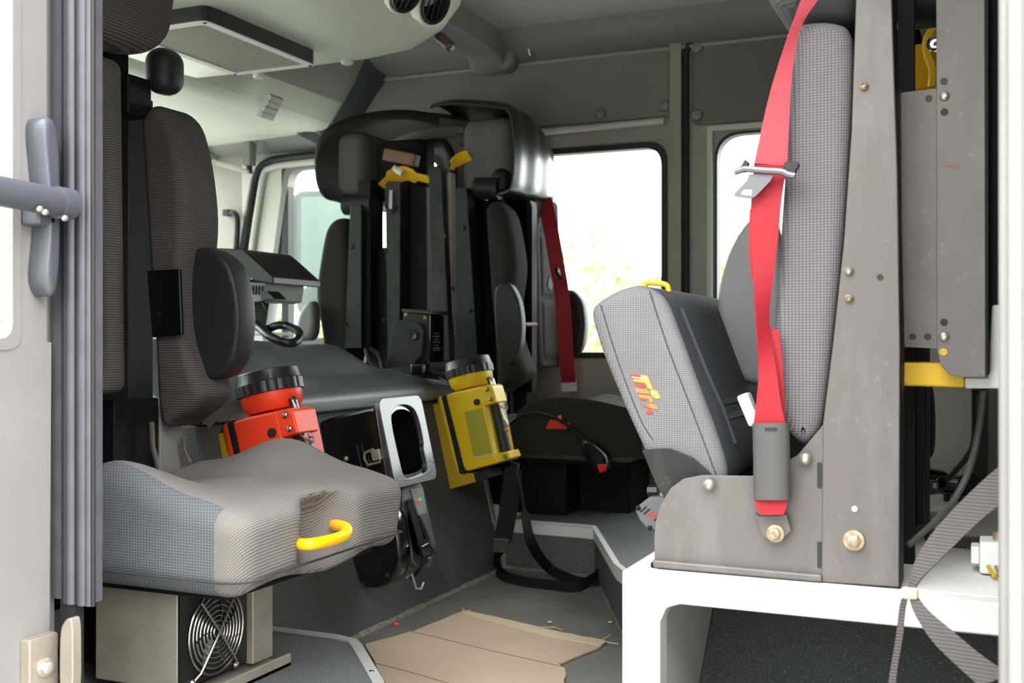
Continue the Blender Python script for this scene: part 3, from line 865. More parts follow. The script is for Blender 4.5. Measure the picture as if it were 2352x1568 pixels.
A = thing('crew_seat', 'ribbed grey rear-facing crew seat with yellow pull handle, nearest at left', 'seat', (-1.2, 1.43, ZP), 'crew seats of the cab')
putA = rear_facing_seat(A, False, dict(seat='fabric_seat', side='fabric_blue', back='fabric_rib', back2='fabric_rib'))
hp = [P(676, 1243, X=-0.955), P(690, 1249, X=-0.915), P(715, 1249, X=-0.893), P(757, 1241, X=-0.885), P(786, 1231, X=-0.885), P(797, 1221, X=-0.888), P(793, 1211, X=-0.90), P(775, 1206, X=-0.925), P(755, 1204, X=-0.965)]
MB().tube(smooth_poly(hp, False, 4), 0.0088, 12).build('pull_handle', 'yellow_handle', A, ang=80)
# pedestal of the near seat
MB().box(-1.40, -1.26, 1.36, 1.60, ZP, 0.302).build('pedestal', 'black_metal', A, bevel=0.004)
MB().box(-1.165, -1.135, 1.490, 1.515, ZP, 0.302).build('leg', 'black_metal', A, bevel=0.003)

B = thing('crew_seat', 'rear-facing crew seat with black headrest hood and red belt on the far side', 'seat', (-1.2, 3.23, ZP), 'crew seats of the cab')
putB = rear_facing_seat(B, True, dict(seat='fabric_far_light', back='fabric_far', back2='fabric_far'))  # darker fabrics than the near seat; shade is put into the colour
ib = smooth_poly([xz(a, b, 2.975) for a, b in ((1134, 660), (1150, 648), (1172, 650), (1192, 690), (1199, 745), (1194, 800), (1178, 834), (1160, 840), (1144, 820), (1136, 740))], True, 3)
MB().pad(ib, 'y', 2.975, 3.02, 0.005, 4, 0.016).build('side_bolster', 'pad_rubber', B, ang=70)
# mirrored outboard bolster, hood, belt, pedestal and side skirt of the far seat
Yb = 3.475
ob = smooth_poly([xz(a, b, Yb) for a, b in ((1300, 668), (1322, 664), (1345, 690), (1352, 740), (1346, 795), (1325, 822), (1303, 815))], True, 3)
MB().pad(ob, 'y', Yb-0.035, Yb+0.018, 0.012).build('side_bolster', 'pad_rubber', B, ang=70)
MB().box(-1.33, -1.165, 3.08, 3.40, ZP, 0.305).build('pedestal', 'black_metal', B, bevel=0.004)
MB().box(-1.165, -1.00, 3.20, 3.40, ZP, 0.305).build('pedestal_step', 'black_metal', B, bevel=0.004)
# dark side skirt of the cushion with its red patch
sk = smooth_poly([xz(a, b, 2.996) for a, b in ((1172, 1000), (1182, 958), (1215, 925), (1262, 912), (1330, 914), (1400, 926), (1470, 945))], False, 3)
skirt = [tuple(p) for p in sk] + [xz(1478, 1050, 2.996), xz(1200, 1042, 2.996), xz(1180, 1030, 2.996)]
MB().pad(skirt, 'y', 2.998, 2.992, 0.002, 2).build('side_skirt', 'fabric_far', B)
lg = [xz(a, b, 2.990) for a, b in ((1253, 984), (1264, 963), (1312, 972), (1300, 985))]
MB().prism(lg, 'y', 2.991, 2.9895).build('maker_patch', 'logo_red', B)
lg = [xz(a, b, 2.990) for a, b in ((1277, 966), (1283, 955), (1288, 952), (1291, 965))]
MB().prism(lg, 'y', 2.991, 2.989).build('flame_patch', 'logo_amber', B)

def hood(root, ends, name, mat):
    """sheet bent over a headrest: ends = [(y, [(x, z), ...]), ...]"""
    th = 0.006; mb = MB(); rings = []
    for y, pl in ends:
        pl = smooth_poly(pl, False, 4); n = len(pl); ins = []
        for i in range(n):
            e = pl[min(i+1, n-1)]-pl[max(i-1, 0)]
            ins.append(pl[i] + Vector((-e.y, e.x)).normalized()*th)
        rings.append([(p[0], y, p[1]) for p in pl] + [(p[0], y, p[1]) for p in reversed(ins)])
    mb.loft(rings)
    return mb.build(name, mat, root, ang=40)
def hp_(x0): return x0
base = [(-1.60, 1.396), (-1.54, 1.403), (-1.45, 1.393), (-1.37, 1.378), (-1.338, 1.362), (-1.326, 1.32), (-1.318, 1.24), (-1.322, 1.15), (-1.335, 1.118), (-1.37, 1.108)]
def vary_(pl, dxf, dzt): return [(x+dxf*(1 if i > 3 else 0.3), z+dzt*(1.35 if i < 4 else 1 if i < 5 else max(0, (8-i)/5))) for i, (x, z) in enumerate(pl)]
ends = []
for k in range(15):
    t = k/14; y = 3.04+0.335*t
    ends.append((y, vary_(base, 0.010*math.sin(t*3.1)+0.0035*math.sin(t*19), 0.004*math.sin(t*9)-0.075*max(0, t-0.45)**1.3*2.2-(0.010 if k == 0 else 0))))
hood(B, ends, 'headrest_hood', 'leatherette')
MB().rcube((0, 0, 0), (0.085, 0.165, 0.118), 0.04, lambda p: Vector((-1.425+p.x, 3.232+p.y, 1.232+p.z)), (4, 10, 8), 4).build('headrest_pad', 'fabric_far_light', B, ang=80)
MB().tube([(-1.45, 3.06, 1.13), (-1.37, 3.06, 1.125)], 0.034, 14).build('neck_sleeve', 'pad_rubber', B)
MB().tube([P(1115, 425, Y=3.07), P(1116, 460, Y=3.07)], 0.006, 8).build('headrest_stem', 'chrome', B)
# near post of the far seat with screws, and the bracket post behind it
def steel_post(root, name, quad, Y, th, mat, screws=(), holes=()):
    o = MB().prism([xz(a, b, Y) for a, b in quad], 'y', Y, Y+th).build(name, mat, root, bevel=0.003)
    for a, b, r in screws: MB().bolt(P(a, b, Y=Y), (0, -1, 0), r, 0.004).build('screw', 'bracket_metal', root)
    for a, b, r in holes: MB().lathe([(0, 0), (r, 0), (r, 0.0008), (0, 0.0008)], P(a, b, Y=Y), (0, -1, 0), 12).build('hole', 'rubber', root)
    return o
steel_post(B, 'back_post', ((1043, 430), (1072, 430), (1098, 830), (1044, 830)), 3.0, 0.05, 'green_black_metal', ((1065, 524, 0.008), (1078, 712, 0.008), (1040, 662, 0.006)))
steel_post(B, 'bracket_post', ((984, 384), (1004, 380), (1014, 386), (1034, 830), (992, 830)), 3.03, 0.05, 'bracket_metal', (), ((1017, 527, 0.006), (1019, 541, 0.009), (1018, 556, 0.006)))
steel_post(B, 'tank_bracket_strip', ((1024, 395), (1036, 395), (1042, 820), (1036, 820)), 3.06, 0.03, 'alu_matte')
bs = [xz(a, b, 3.10) for a, b in ((1150, 440), (1200, 455), (1205, 470), (1205, 900), (1150, 900))]
MB().prism(bs, 'y', 3.16, 3.20).build('back_shell', 'black_metal', B)
MB().box(-1.42, -1.325, 3.16, 3.245, 0.45, 1.10).build('back_filler', 'black_metal', B)
# red belt of the far seat
pts = [P(a, b, X=x) for a, b, x in ((1250, 455, -1.33), (1264, 520, -1.29), (1278, 600, -1.265), (1291, 680, -1.255), (1298, 780, -1.255), (1303, 850, -1.26), (1306, 878, -1.265))]
MB().ribbon(smooth_poly(pts, False, 4), Vector((1, 0.35, 0)), 0.048).build('seat_belt', 'belt_red', B)
pts = [P(1306, 872, X=-1.272), P(1308, 898, X=-1.275)]
MB().ribbon(pts, Vector((1, 0.35, 0)), 0.05, 0.003).build('belt_label', 'label_white', B)
c = P(1286, 632, X=-1.255)
MB().rcube((0, 0, 0), (0.006, 0.036, 0.009), 0.005, lambda p: Matrix.Rotation(-0.5, 3, 'X') @ p + c, (3, 6, 3)).build('belt_tongue_bar', 'black_plastic', B)
c2 = P(1262, 655, X=-1.25)
MB().prism([(-0.014, -0.012), (0.014, -0.012), (0.02, 0.02), (-0.02, 0.02)], 'x', -0.002, 0.002).map(lambda p: Matrix.Rotation(-0.6, 3, 'X') @ p + c2).build('belt_tongue', 'black_metal', B)
MB().tube([P(1206, 745, X=-1.30), P(1231, 745, X=-1.30)], 0.006, 8).build('bolster_pin', 'tag_brown', B)
# buckle on a stalk in front of the far seat cushion
st = smooth_poly([P(a, b, Y=2.955) for a, b in ((1168, 975), (1195, 955), (1235, 948), (1280, 962), (1320, 990), (1345, 1012))], False, 5)
MB().tube(st, 0.0085, 8, flat=0.6).build('buckle_stalk', 'hose_black', B)
bk = smooth_poly([xz(a, b, 2.95) for a, b in ((1338, 1012), (1352, 1004), (1388, 1030), (1407, 1052), (1400, 1078), (1384, 1086), (1360, 1072), (1338, 1040))], True, 3)
MB().pad(bk, 'y', 2.962, 2.935, 0.008).build('buckle', 'black_gloss', B)
MB().pad([xz(a, b, 2.935) for a, b in ((1372, 1066), (1395, 1065), (1392, 1080), (1378, 1086))], 'y', 2.940, 2.930, 0.003).build('buckle_button', 'button_red', B)

# ------------------------------------------------------------------ forward-facing driver-row seat on the far side
C = thing('front_seat', 'forward-facing front seat with black headrest hood, seen from behind at centre', 'seat', (-1.8, 3.2, ZP), 'crew seats of the cab')
cs = smooth_poly([xz(a, b, 3.0) for a, b in ((800, 500), (770, 500), (748, 522), (738, 570), (726, 650), (724, 690), (738, 760), (748, 860), (800, 860))], True, 3)
MB().pad(cs, 'y', 2.995, 3.13, 0.02).build('back_cushion', 'fabric_far', C, ang=80)
MB().rcube((-1.875, 3.375, 0.82), (0.040, 0.075, 0.30), 0.03, None, (4, 6, 8)).build('back_cushion', 'fabric_far', C, ang=80)
sb = smooth_poly([xz(a, b, 2.96) for a, b in ((686, 760), (690, 725), (706, 696), (728, 688), (730, 780), (690, 785))], True, 3)
MB().pad(sb, 'y', 2.94, 2.985, 0.012).build('side_bolster', 'pad_grey', C, ang=70)
steel_post(C, 'back_post', ((804, 470), (830, 470), (830, 800), (790, 800)), 3.0, 0.04, 'green_black_metal', ((809, 566, 0.008), (796, 745, 0.006)), ((815, 479, 0.006),))
MB().prism([xz(a, b, 3.04) for a, b in ((830, 415), (858, 415), (858, 800), (830, 800))], 'y', 3.02, 3.10).build('back_post', 'black_metal', C)
MB().prism([xz(a, b, 3.06) for a, b in ((850, 568), (892, 568), (892, 850), (840, 850))], 'y', 3.06, 3.10).build('cross_plate', 'black_metal', C)
steel_post(C, 'bracket_post', ((884, 424), (890, 416), (920, 418), (918, 850), (890, 850)), 3.03, 0.05, 'bracket_metal', ((886, 575, 0.006), (882, 735, 0.007)), ((888, 590, 0.005),))
MB().prism([xz(a, b, 3.08) for a, b in ((915, 418), (980, 430), (982, 850), (915, 850))], 'y', 3.08, 3.36).build('tank_bracket_box', 'black_metal', C)
# small hook with a chain on the bracket post
MB().ribbon([P(899, 437, Y=3.022), P(898, 480, Y=3.015)], Vector((1, 0, 0)), 0.011, 0.006).build('strap_clip', 'chrome', C)
MB().tube(smooth_poly([P(886, 470, Y=3.02), P(890, 484, Y=3.005), P(899, 488, Y=3.0), P(908, 484, Y=3.005), P(910, 474, Y=3.02)], False, 3), 0.004, 8).build('hook', 'rubber', C)
base = [(-1.56, 1.350), (-1.66, 1.378), (-1.78, 1.385), (-1.90, 1.372), (-1.985, 1.335), (-2.01, 1.27), (-2.005, 1.18), (-1.975, 1.13), (-1.93, 1.115)]
def vary2(pl, dx, dzt): return [(x+dx*(1 if i > 3 else 0.3), z+dzt*(1 if i < 5 else max(0, (8-i)/5))) for i, (x, z) in enumerate(pl)]
def hood2(ends):
    return hood(C, [(y, list(reversed(pl))) for y, pl in ends], 'headrest_hood', 'leatherette_matte')
hood2([(3.012, vary2(base, 0.015, -0.030)), (3.022, vary2(base, 0.004, -0.008)), (3.035, vary2(base, 0.0, 0.0)), (3.12, vary2(base, -0.01, 0.010)), (3.25, vary2(base, -0.01, 0.030)), (3.36, vary2(base, 0.0, 0.038)), (3.42, vary2(base, 0.015, 0.02))])
MB().rcube((-1.90, 3.22, 1.235), (0.055, 0.17, 0.105), 0.035, None, (4, 10, 6)).build('headrest_pad', 'fabric_far_light', C, ang=80)
MB().tube([(-1.905, 3.04, 1.10), (-1.80, 3.04, 1.095)], 0.034, 14).build('neck_sleeve', 'pad_rubber', C)
MB().rcube((-1.74, 3.14, 1.21), (0.09, 0.05, 0.10), 0.03, None, (6, 4, 6)).build('tank_strap_bundle', 'webbing_black', C, ang=80)
c = P(922, 362, Y=3.06)
MB().rcube((0, 0, 0), (0.058, 0.02, 0.020), 0.006, lambda p: Matrix.Rotation(0.24, 3, 'Y') @ p + c, (6, 3, 3)).build('wooden_tag', 'tag_brown', C)
ys_ = smooth_poly([P(a, b, Y=3.06) for a, b in ((876, 428), (900, 408), (930, 398), (950, 404), (985, 412))], False, 4)
MB().ribbon(ys_, Vector((0.1, -0.8, 0.8)), [0.03]*4+[0.055]*9+[0.03]*4, 0.003).build('yellow_strap', 'strap_yellow', C)
MB().tube([P(905, 386, Y=3.05), P(925, 398, Y=3.05)], 0.011, 8).build('strap_toggle', 'label_white', C)
# yellow strap below the far crew seat's hood
ys_ = smooth_poly([P(a, b, Y=3.05) for a, b in ((1038, 390), (1048, 372), (1062, 362), (1078, 356))], False, 4)
MB().ribbon(ys_, Vector((0.1, -0.8, 0.8)), [0.016]*3+[0.04]*10, 0.003).build('yellow_strap', 'strap_yellow', B)

# ------------------------------------------------------------------ near forward-facing seat on the white platform
ZW = 0.3705                      # top of the white seat box
YD = 1.362                      # near side plane of this seat
Dn = thing('crew_seat', 'forward-facing crew seat with folded-up cushion and bright red belt at right', 'seat', (-0.2, 1.55, ZW), 'crew seats of the cab')
def side(quad, Y=YD): return [xz(a, b, Y) for a, b in quad]
# side plate with rounded front, folded lower flange
bp = side(((1502, 1302), (1500, 1240), (1503, 1200), (1515, 1160), (1538, 1122), (1568, 1100), (1610, 1092), (1728, 1094), (1738, 1094), (1830, 1046), (1890, 975), (1890, 1338)))
MB().prism(bp, 'y', YD+0.004, YD+0.010).build('side_plate', 'post_metal', Dn, bevel=0.001)
MB().prism(side(((1500, 1283), (1890, 1318), (1890, 1336), (1502, 1302))), 'y', YD-0.006, YD+0.006).build('base_flange', 'post_metal', Dn, bevel=0.003)
# main post: folded channel, wider at the foot, leaning back
pf = side(((1887, 1336), (1890, 975), (1912, 800), (1938, 560), (1956, 300), (1968, -60), (2047, -60), (2062, 400), (2068, 800), (2066, 1348)))
MB().prism(pf, 'y', YD-0.002, YD+0.006).build('back_post', 'post_metal', Dn, bevel=0.002)
ed = side(((2044, -60), (2050, -60), (2070, 800), (2068, 1350), (2062, 1350), (2064, 800)))
MB().prism(ed, 'y', YD-0.001, YD+0.055).build('post_flange', 'black_metal', Dn, bevel=0.002)
for a, b in ((1881, 1062), (1881, 1245)):
    MB().prism(round_poly(side(((a-5, b), (a+6, b), (a+6, b+60), (a-5, b+60)), YD-0.0005), 0.002), 'y', YD+0.003, YD+0.0045).build('slot', 'rubber', Dn)
for a, b, r, m in ((1984, 198, 0.0055, 'rusty_zinc'), (1950, 623, 0.0055, 'zinc'), (1950, 685, 0.0055, 'rusty_zinc'), (1629, 1112, 0.0078, 'zinc'), (1850, 1053, 0.0078, 'zinc')):
    p = P(a, b, Y=YD-0.002); MB().bolt(p, (0, -1, 0), r, 0.006).build('bolt', m, Dn)
for a, b in ((1782, 1224), (1962, 1240)):
    p = P(a, b, Y=YD-0.002 if a > 1900 else YD-0.006); MB().bolt(p, (0, -1, 0), 0.0125 if a > 1900 else 0.011, 0.012, True).build('hex_bolt', 'rusty_zinc', Dn)
for a, b in ((2021, 636), (1963, 1168)):
    p = P(a, b, Y=YD-0.0025); MB().lathe([(0, 0), (0.0035, 0), (0.0035, 0.001), (0, 0.001)], p, (0, -1, 0), 12).build('hole', 'rubber' if b < 900 else 'label_white', Dn)
# near back cushion: long padded column
fb = side(((1826, 60), (1862, 52), (1905, 50), (1950, 62), (1962, 120), (1955, 300), (1938, 560), (1912, 800), (1890, 975), (1872, 1005), (1852, 1022), (1826, 1008), (1800, 975), (1783, 900), (1778, 800), (1782, 700), (1797, 480), (1808, 300), (1815, 120)), YD+0.02)
MB().pad(smooth_poly(fb, True, 2), 'y', YD+0.010, YD+0.135, 0.015, 4).build('back_cushion', 'fabric_mesh', Dn, ang=80)
# far back cushion and its grey bolster
fb2 = [(x-0.005, z) for x, z in fb]
MB().pad(smooth_poly(fb2, True, 2), 'y', YD+0.31, YD+0.43, 0.022, 4).build('back_cushion', 'fabric_mesh', Dn, ang=80)
MB().box(-0.22, -0.14, YD+0.14, YD+0.32, ZW, 1.05).build('back_panel', 'black_metal', Dn)
gb = smooth_poly([xz(a, b, 1.70) for a, b in ((1740, 492), (1712, 510), (1675, 570), (1650, 650), (1644, 720), (1654, 790), (1680, 850), (1712, 880), (1745, 886), (1790, 870), (1800, 700), (1790, 510))], True, 3)
MB().pad(gb, 'y', 1.70, 1.75, 0.010, 4, 0.02).build('side_bolster', 'pad_grey', Dn, ang=70)
# headrest parts at the top
MB().rcube((0, 0, 0), (0.05, 0.06, 0.05), 0.04, lambda p: P(1925, 5, Y=YD+0.09)+p, (4, 4, 4), 4).build('headrest_pivot', 'pad_rubber', Dn, ang=80)
MB().rcube((0, 0, 0), (0.05, 0.17, 0.12), 0.045, lambda p: P(1872, -118, Y=YD+0.2)+p, (4, 10, 8), 4).build('headrest', 'fabric_mesh', Dn, ang=80)
# folded cushion: near side panel outline (thickness of the cushion seen from the side)
Y0, Y1 = 1.405, 1.80
fo = [xz(a, b, Y0) for a, b in ((1353, 722), (1362, 698), (1410, 668), (1462, 652), (1500, 664), (1530, 690), (1560, 770), (1600, 880), (1640, 985), (1668, 1075), (1665, 1120), (1600, 1125), (1545, 1110), (1505, 1085), (1478, 1036), (1430, 930), (1380, 810))]
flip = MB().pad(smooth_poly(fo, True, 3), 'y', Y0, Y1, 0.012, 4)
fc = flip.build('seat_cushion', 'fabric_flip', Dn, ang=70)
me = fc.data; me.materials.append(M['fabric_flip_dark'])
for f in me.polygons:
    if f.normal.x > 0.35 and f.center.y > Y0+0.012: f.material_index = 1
# recessed grooves on the sitting face
def on_face(s, y, off=0.0015):
    a = Vector(xz(1530, 690, Y0)); b = Vector(xz(1655, 1040, Y0)); p = a.lerp(b, s); n = Vector((-(b-a).y, (b-a).x)).normalized()
    if n.x < 0: n = -n
    p = p + n*off; return Vector((p.x, y, p.y))
for s in (0.70, 0.80):
    MB().ribbon([on_face(s, Y0+0.09), on_face(s, Y1-0.10)], on_face(1, 0)-on_face(0, 0), 0.008, 0.003).build('groove', 'rubber', fc)
MB().tube([on_face(0.05, Y0+0.055, 0.002), on_face(0.5, Y0+0.065, 0.003), on_face(0.72, Y0+0.085, 0.002), on_face(0.98, Y0+0.085, 0.002)], 0.004, 6).build('piping', 'fabric_flip_dark', fc)
# wrinkled tuck at the top of the cushion and yellow pull loop
MB().tube(smooth_poly([P(a, b, Y=1.50) for a, b in ((1478, 664), (1486, 650), (1500, 649), (1530, 654), (1536, 670))], False, 4), 0.004, 8).build('pull_handle', 'yellow_handle', Dn)
# stitched seam lines on the near side panel
for off in (((1492, 668), (1535, 800), (1585, 930), (1645, 1090)), ((1380, 700), (1420, 830), (1470, 960), (1500, 1010))):
    MB().tube(smooth_poly([P(a, b, Y=Y0-0.0003) for a, b in off], False, 4), 0.0009, 5).build('seam', 'fabric_flip_dark', fc)
# flame lettering on the near side panel (flat print)
def print_patch(pts, mat, name='lettering', th=0.0012):
    MB().prism([xz(a, b, Y0-0.0006) for a, b in pts], 'y', Y0+0.0005, Y0-th).build(name, mat, fc, flat=True)
S = 180/1660.0
def lp(*q): return [(1420+a*S, 830+b*S) for a, b in q]
print_patch(lp((240, 270), (420, 265), (470, 285), (480, 390), (320, 365)), 'logo_red')                    # F
print_patch(lp((470, 285), (620, 300), (650, 370), (560, 385), (480, 375)), 'logo_amber')
print_patch(lp((290, 320), (600, 345), (610, 385), (300, 345)), 'cardboard_light', th=0.0016)
print_patch(lp((320, 375), (560, 385), (650, 375), (735, 585), (650, 575), (570, 455), (470, 440), (330, 415)), 'logo_amber')
print_patch(lp((340, 420), (470, 440), (560, 480), (550, 560), (470, 540), (350, 470)), 'logo_red')
print_patch(lp((360, 570), (600, 590), (650, 640), (665, 690), (480, 670), (380, 640)), 'logo_orange')           # I
print_patch(lp((430, 700), (640, 720), (700, 740), (755, 865), (680, 870), (640, 790), (560, 790), (460, 760)), 'logo_orange')   # R
print_patch(lp((440, 780), (560, 790), (600, 830), (480, 810)), 'logo_red')
print_patch(lp((660, 890), (760, 895), (820, 950), (830, 1020), (760, 1000), (690, 985), (640, 950)), 'logo_orange')   # E
print_patch(lp((500, 930), (640, 950), (690, 985), (700, 1040), (740, 1090), (690, 1110), (590, 1095), (600, 1060), (660, 1050), (600, 970)), 'logo_red')
print_patch(lp((690, 600), (760, 600), (840, 640), (860, 700), (900, 770), (820, 790), (740, 750), (690, 690)), 'logo_amber', 'flame')
print_patch(lp((695, 645), (770, 655), (770, 680), (700, 675)), 'cardboard_light', 'flame', th=0.0016)
MB().rcube((0, 0, 0), (0.008, 0.012, 0.022), 0.004, lambda p: Matrix.Rotation(-0.4, 3, 'Y') @ p + P(1722, 940, Y=1.46), (3, 3, 3)).build('care_tag', 'label_white', Dn)
# cheek plates of the folding hinge
ck = [xz(a, b, Y0-0.012) for a, b in ((1474, 1034), (1500, 1030), (1540, 1030), (1590, 1050), (1630, 1085), (1650, 1120), (1600, 1160), (1530, 1150), (1510, 1120), (1495, 1085))]
MB().prism(ck, 'y', Y0-0.012, Y0-0.008).build('hinge_cheek', 'bracket_metal', Dn, bevel=0.001)
MB().box(-0.40, -0.22, YD+0.40, YD+0.41, ZW, 0.52).build('side_plate', 'black_metal', Dn)
MB().box(-0.40, -0.11, YD+0.004, YD+0.41, ZW, ZW+0.006).build('base_plate', 'black_metal', Dn)
# red belt: from the top of the post, down past the cushion, to the sleeve at the anchor
yb = YD-0.012
L_ = [(1840, 0), (1806, 95), (1772, 200), (1748, 300), (1732, 375), (1726, 450), (1724, 520), (1730, 640), (1738, 760), (1742, 850), (1738, 920), (1729, 985)]
R_ = [(1878, 0), (1836, 70), (1818, 180), (1812, 290), (1808, 380), (1795, 460), (1788, 540), (1776, 640), (1766, 740), (1783, 850), (1795, 930), (1808, 985)]
def belt_strip(L, R, Yl, Yr, name, mat, root, th=0.0018):
    l = smooth_poly([P(a, b, Y=y) for (a, b), y in zip(L, Yl)], False, 4); r = smooth_poly([P(a, b, Y=y) for (a, b), y in zip(R, Yr)], False, 4)
    rings = []
    for i in range(len(l)):
        t = (l[min(i+1, len(l)-1)]-l[max(i-1, 0)]); n = (r[i]-l[i]).cross(t).normalized()*th/2
        m_ = (l[i]+r[i])/2 + n*3*0
        rings.append([l[i]+n, m_+n, r[i]+n, r[i]-n, m_-n, l[i]-n])
    return MB().loft(rings).build(name, mat, root, ang=70)
n_ = len(L_)
Yl = [yb-0.005]*n_; Yr = [yb+0.004]*n_
belt_strip(L_[:5], R_[:5], [yb-0.002]*5, [yb+0.006]*5, 'seat_belt', 'belt_red_worn', Dn)
belt_strip(L_[4:], R_[4:], [yb-0.0, yb+0.002, yb+0.002, yb-0.004, yb-0.012, yb-0.010, yb-0.006, yb-0.006], [yb+0.004, yb+0.004, yb+0.002, yb+0.004, yb+0.004, yb-0.004, yb-0.008, yb-0.006], 'seat_belt', 'belt_red', Dn)
belt_strip([(1722, 480), (1720, 560), (1726, 640)], [(1780, 480), (1782, 560), (1776, 640)], [yb+0.004]*3, [yb+0.006]*3, 'belt_return', 'belt_red', Dn)
belt_strip([(1744, 740), (1750, 850), (1742, 960)], [(1790, 760), (1800, 870), (1804, 975)], [yb+0.006]*3, [yb+0.008]*3, 'belt_return', 'belt_red', Dn)
sl = [[Vector(P(a, b, Y=y)) for a, y in ((1728+k, yb-0.010), (1738+k, yb-0.016), (1770+k, yb-0.018), (1802+k, yb-0.016), (1813+k, yb-0.010), (1813+k, yb), (1770+k, yb+0.003), (1728+k, yb))] for b, k in ((972, 0), (1010, 1), (1060, 2), (1100, 2), (1138, 3), (1148, 3))]
MB().loft(sl).build('belt_sleeve', 'sleeve', Dn, ang=50)
MB().ribbon([P(a, 985, Y=yb-0.0185) for a in (1757, 1772, 1785)], Vector((0, 0, 1)), 0.003, 0.0012).build('sleeve_stitch', 'rubber', Dn)
belt_strip([(1733, 1144), (1737, 1165), (1747, 1182)], [(1812, 1144), (1806, 1165), (1800, 1182)], [yb-0.010]*3, [yb-0.010]*3, 'belt_end', 'belt_red', Dn)
an = side(((1733, 1176), (1746, 1186), (1800, 1182), (1806, 1178), (1818, 1218), (1800, 1236), (1762, 1240), (1748, 1225)), YD-0.006)
MB().prism(an, 'y', YD-0.007, YD-0.002).build('belt_anchor', 'post_metal', Dn, bevel=0.001)
# tongue with its guide bar
gb_ = side(((1688, 392), (1693, 397), (1715, 396), (1722, 374), (1712, 366), (1704, 380)), yb-0.006)
MB().prism(gb_, 'y', yb-0.010, yb-0.002).build('tongue_guide', 'black_plastic', Dn, bevel=0.0015)
gb_ = side(((1800, 392), (1803, 372), (1835, 373), (1838, 380), (1830, 392), (1824, 410), (1804, 406)), yb-0.006)
MB().prism(gb_, 'y', yb-0.010, yb-0.002).build('tongue_guide', 'black_plastic', Dn, bevel=0.0015)
MB().tube(smooth_poly([P(a, b, Y=yb-0.012) for a, b in ((1687, 395), (1700, 391), (1712, 388), (1750, 391), (1795, 394), (1808, 400), (1826, 404))], False, 3), 0.0042, 8).build('tongue_bar', 'tongue_steel', Dn)
to = round_poly(side(((1715, 400), (1800, 404), (1776, 410), (1735, 452), (1722, 457), (1688, 452), (1686, 446), (1722, 408)), yb-0.008), 0.002)
ti = round_poly(side(((1708, 436), (1728, 436), (1728, 449), (1700, 446)), yb-0.008), 0.002)
plate = MB()
n1 = len(to)
def ring_match(outer, inner_pts, n):
    # resample both outlines to n points by angle about the hole's centre
    c = sum((Vector(p) for p in inner_pts), Vector((0, 0)))/len(inner_pts)
    def ray(poly, a):
        d = Vector((math.cos(a), math.sin(a))); best = None
        for i in range(len(poly)):
            p, q = Vector(poly[i])-c, Vector(poly[(i+1) % len(poly)])-c; e = q-p
            den = d.x*e.y-d.y*e.x
            if abs(den) < 1e-12: continue
            t = (p.x*e.y-p.y*e.x)/den; s = (p.x*d.y-p.y*d.x)/den
            if t > 0 and -1e-6 <= s <= 1+1e-6: best = t if best is None else max(best, t)
        return c + d*(best or 0.001)
    return [ray(outer, 2*math.pi*i/n) for i in range(n)], [ray(inner_pts, 2*math.pi*i/n) for i in range(n)]
ro, ri = ring_match(to, ti, 48)
plate.ring(ro, ri, 'y', yb-0.010, yb-0.0075).build('belt_tongue', 'tongue_steel', Dn, flat=True)
# ------------------------------------------------------------------ white seat box
wb = thing('seat_box', 'white painted open seat box below the seat with the red belt', 'seat box', (0.0, 1.4, ZP))
XS, YS = -0.428, 1.335
MB().box(XS, 0.95, YS+0.03, 2.29, ZW-0.012, ZW).build('top_panel', 'white_paint', wb, bevel=0.003)
op = [(XS, ZP-0.14), (XS, ZW), (0.95, ZW), (0.95, ZW-0.040), (XS+0.075, ZW-0.036), (XS+0.058, ZW-0.042), (XS+0.050, ZW-0.060), (XS+0.050, ZP-0.14)]
MB().prism(op, 'y', YS-0.003, YS+0.030).build('front_frame', 'white_paint', wb, bevel=0.003)
MB().box(XS, XS+0.03, YS+0.03, 2.29, 0.0, ZW-0.012).build('side_panel', 'white_paint', wb, bevel=0.002)
MB().prism([(1.60, ZP), (1.80, ZW-0.014), (2.28, ZW-0.014), (2.28, ZP)], 'x', -0.396, 0.95).build('sloping_liner', 'step_liner', wb)  # floor tilted up here so that it catches more skylight

# ------------------------------------------------------------------ fan unit under the nearest seat
fx = -1.07
fan = thing('fan_unit', 'beige metal box with a round wire fan guard under the nearest seat', 'fan unit', (fx-0.1, 1.36, ZP))
MB().box(fx-0.16, fx-0.004, 1.263, 1.470, 0.155, 0.296).build('case', 'alu_matte', fan, bevel=0.003)
MB().box(fx-0.004, fx, 1.263, 1.418, 0.158, 0.296).build('face_plate', 'fan_dark', fan)
MB().box(fx-0.004, fx+0.012, 1.418, 1.470, 0.155, 0.296).build('corner_strip', 'alu_matte', fan, bevel=0.002)
MB().box(fx-0.02, fx+0.040, 1.27, 1.480, 0.1405, 0.147).build('foot_flange', 'alu_matte', fan, bevel=0.001)
MB().box(fx+0.034, fx+0.040, 1.27, 1.480, 0.1405, 0.160).build('flange_lip', 'alu_matte', fan, bevel=0.001)
fc_ = Vector((fx+0.006, 1.338, 0.226))
hub = MB().lathe([(0, 0), (0.056, 0), (0.056, 0.003), (0, 0.003)], (fx, fc_.y, fc_.z), (1, 0, 0), 30).build('fan_hole', 'rubber', fan)
for k in range(7):
    a0 = 2*math.pi*k/7
    pts = [fc_ + Vector((-0.004, math.cos(a0+t*0.5)*r, math.sin(a0+t*0.5)*r)) for t, r in ((0, 0.018), (0.5, 0.035), (1.0, 0.052))]
    MB().ribbon(pts, Vector((1, -math.sin(a0), math.cos(a0))), 0.018, 0.001).build('fan_blade', 'black_plastic', fan)
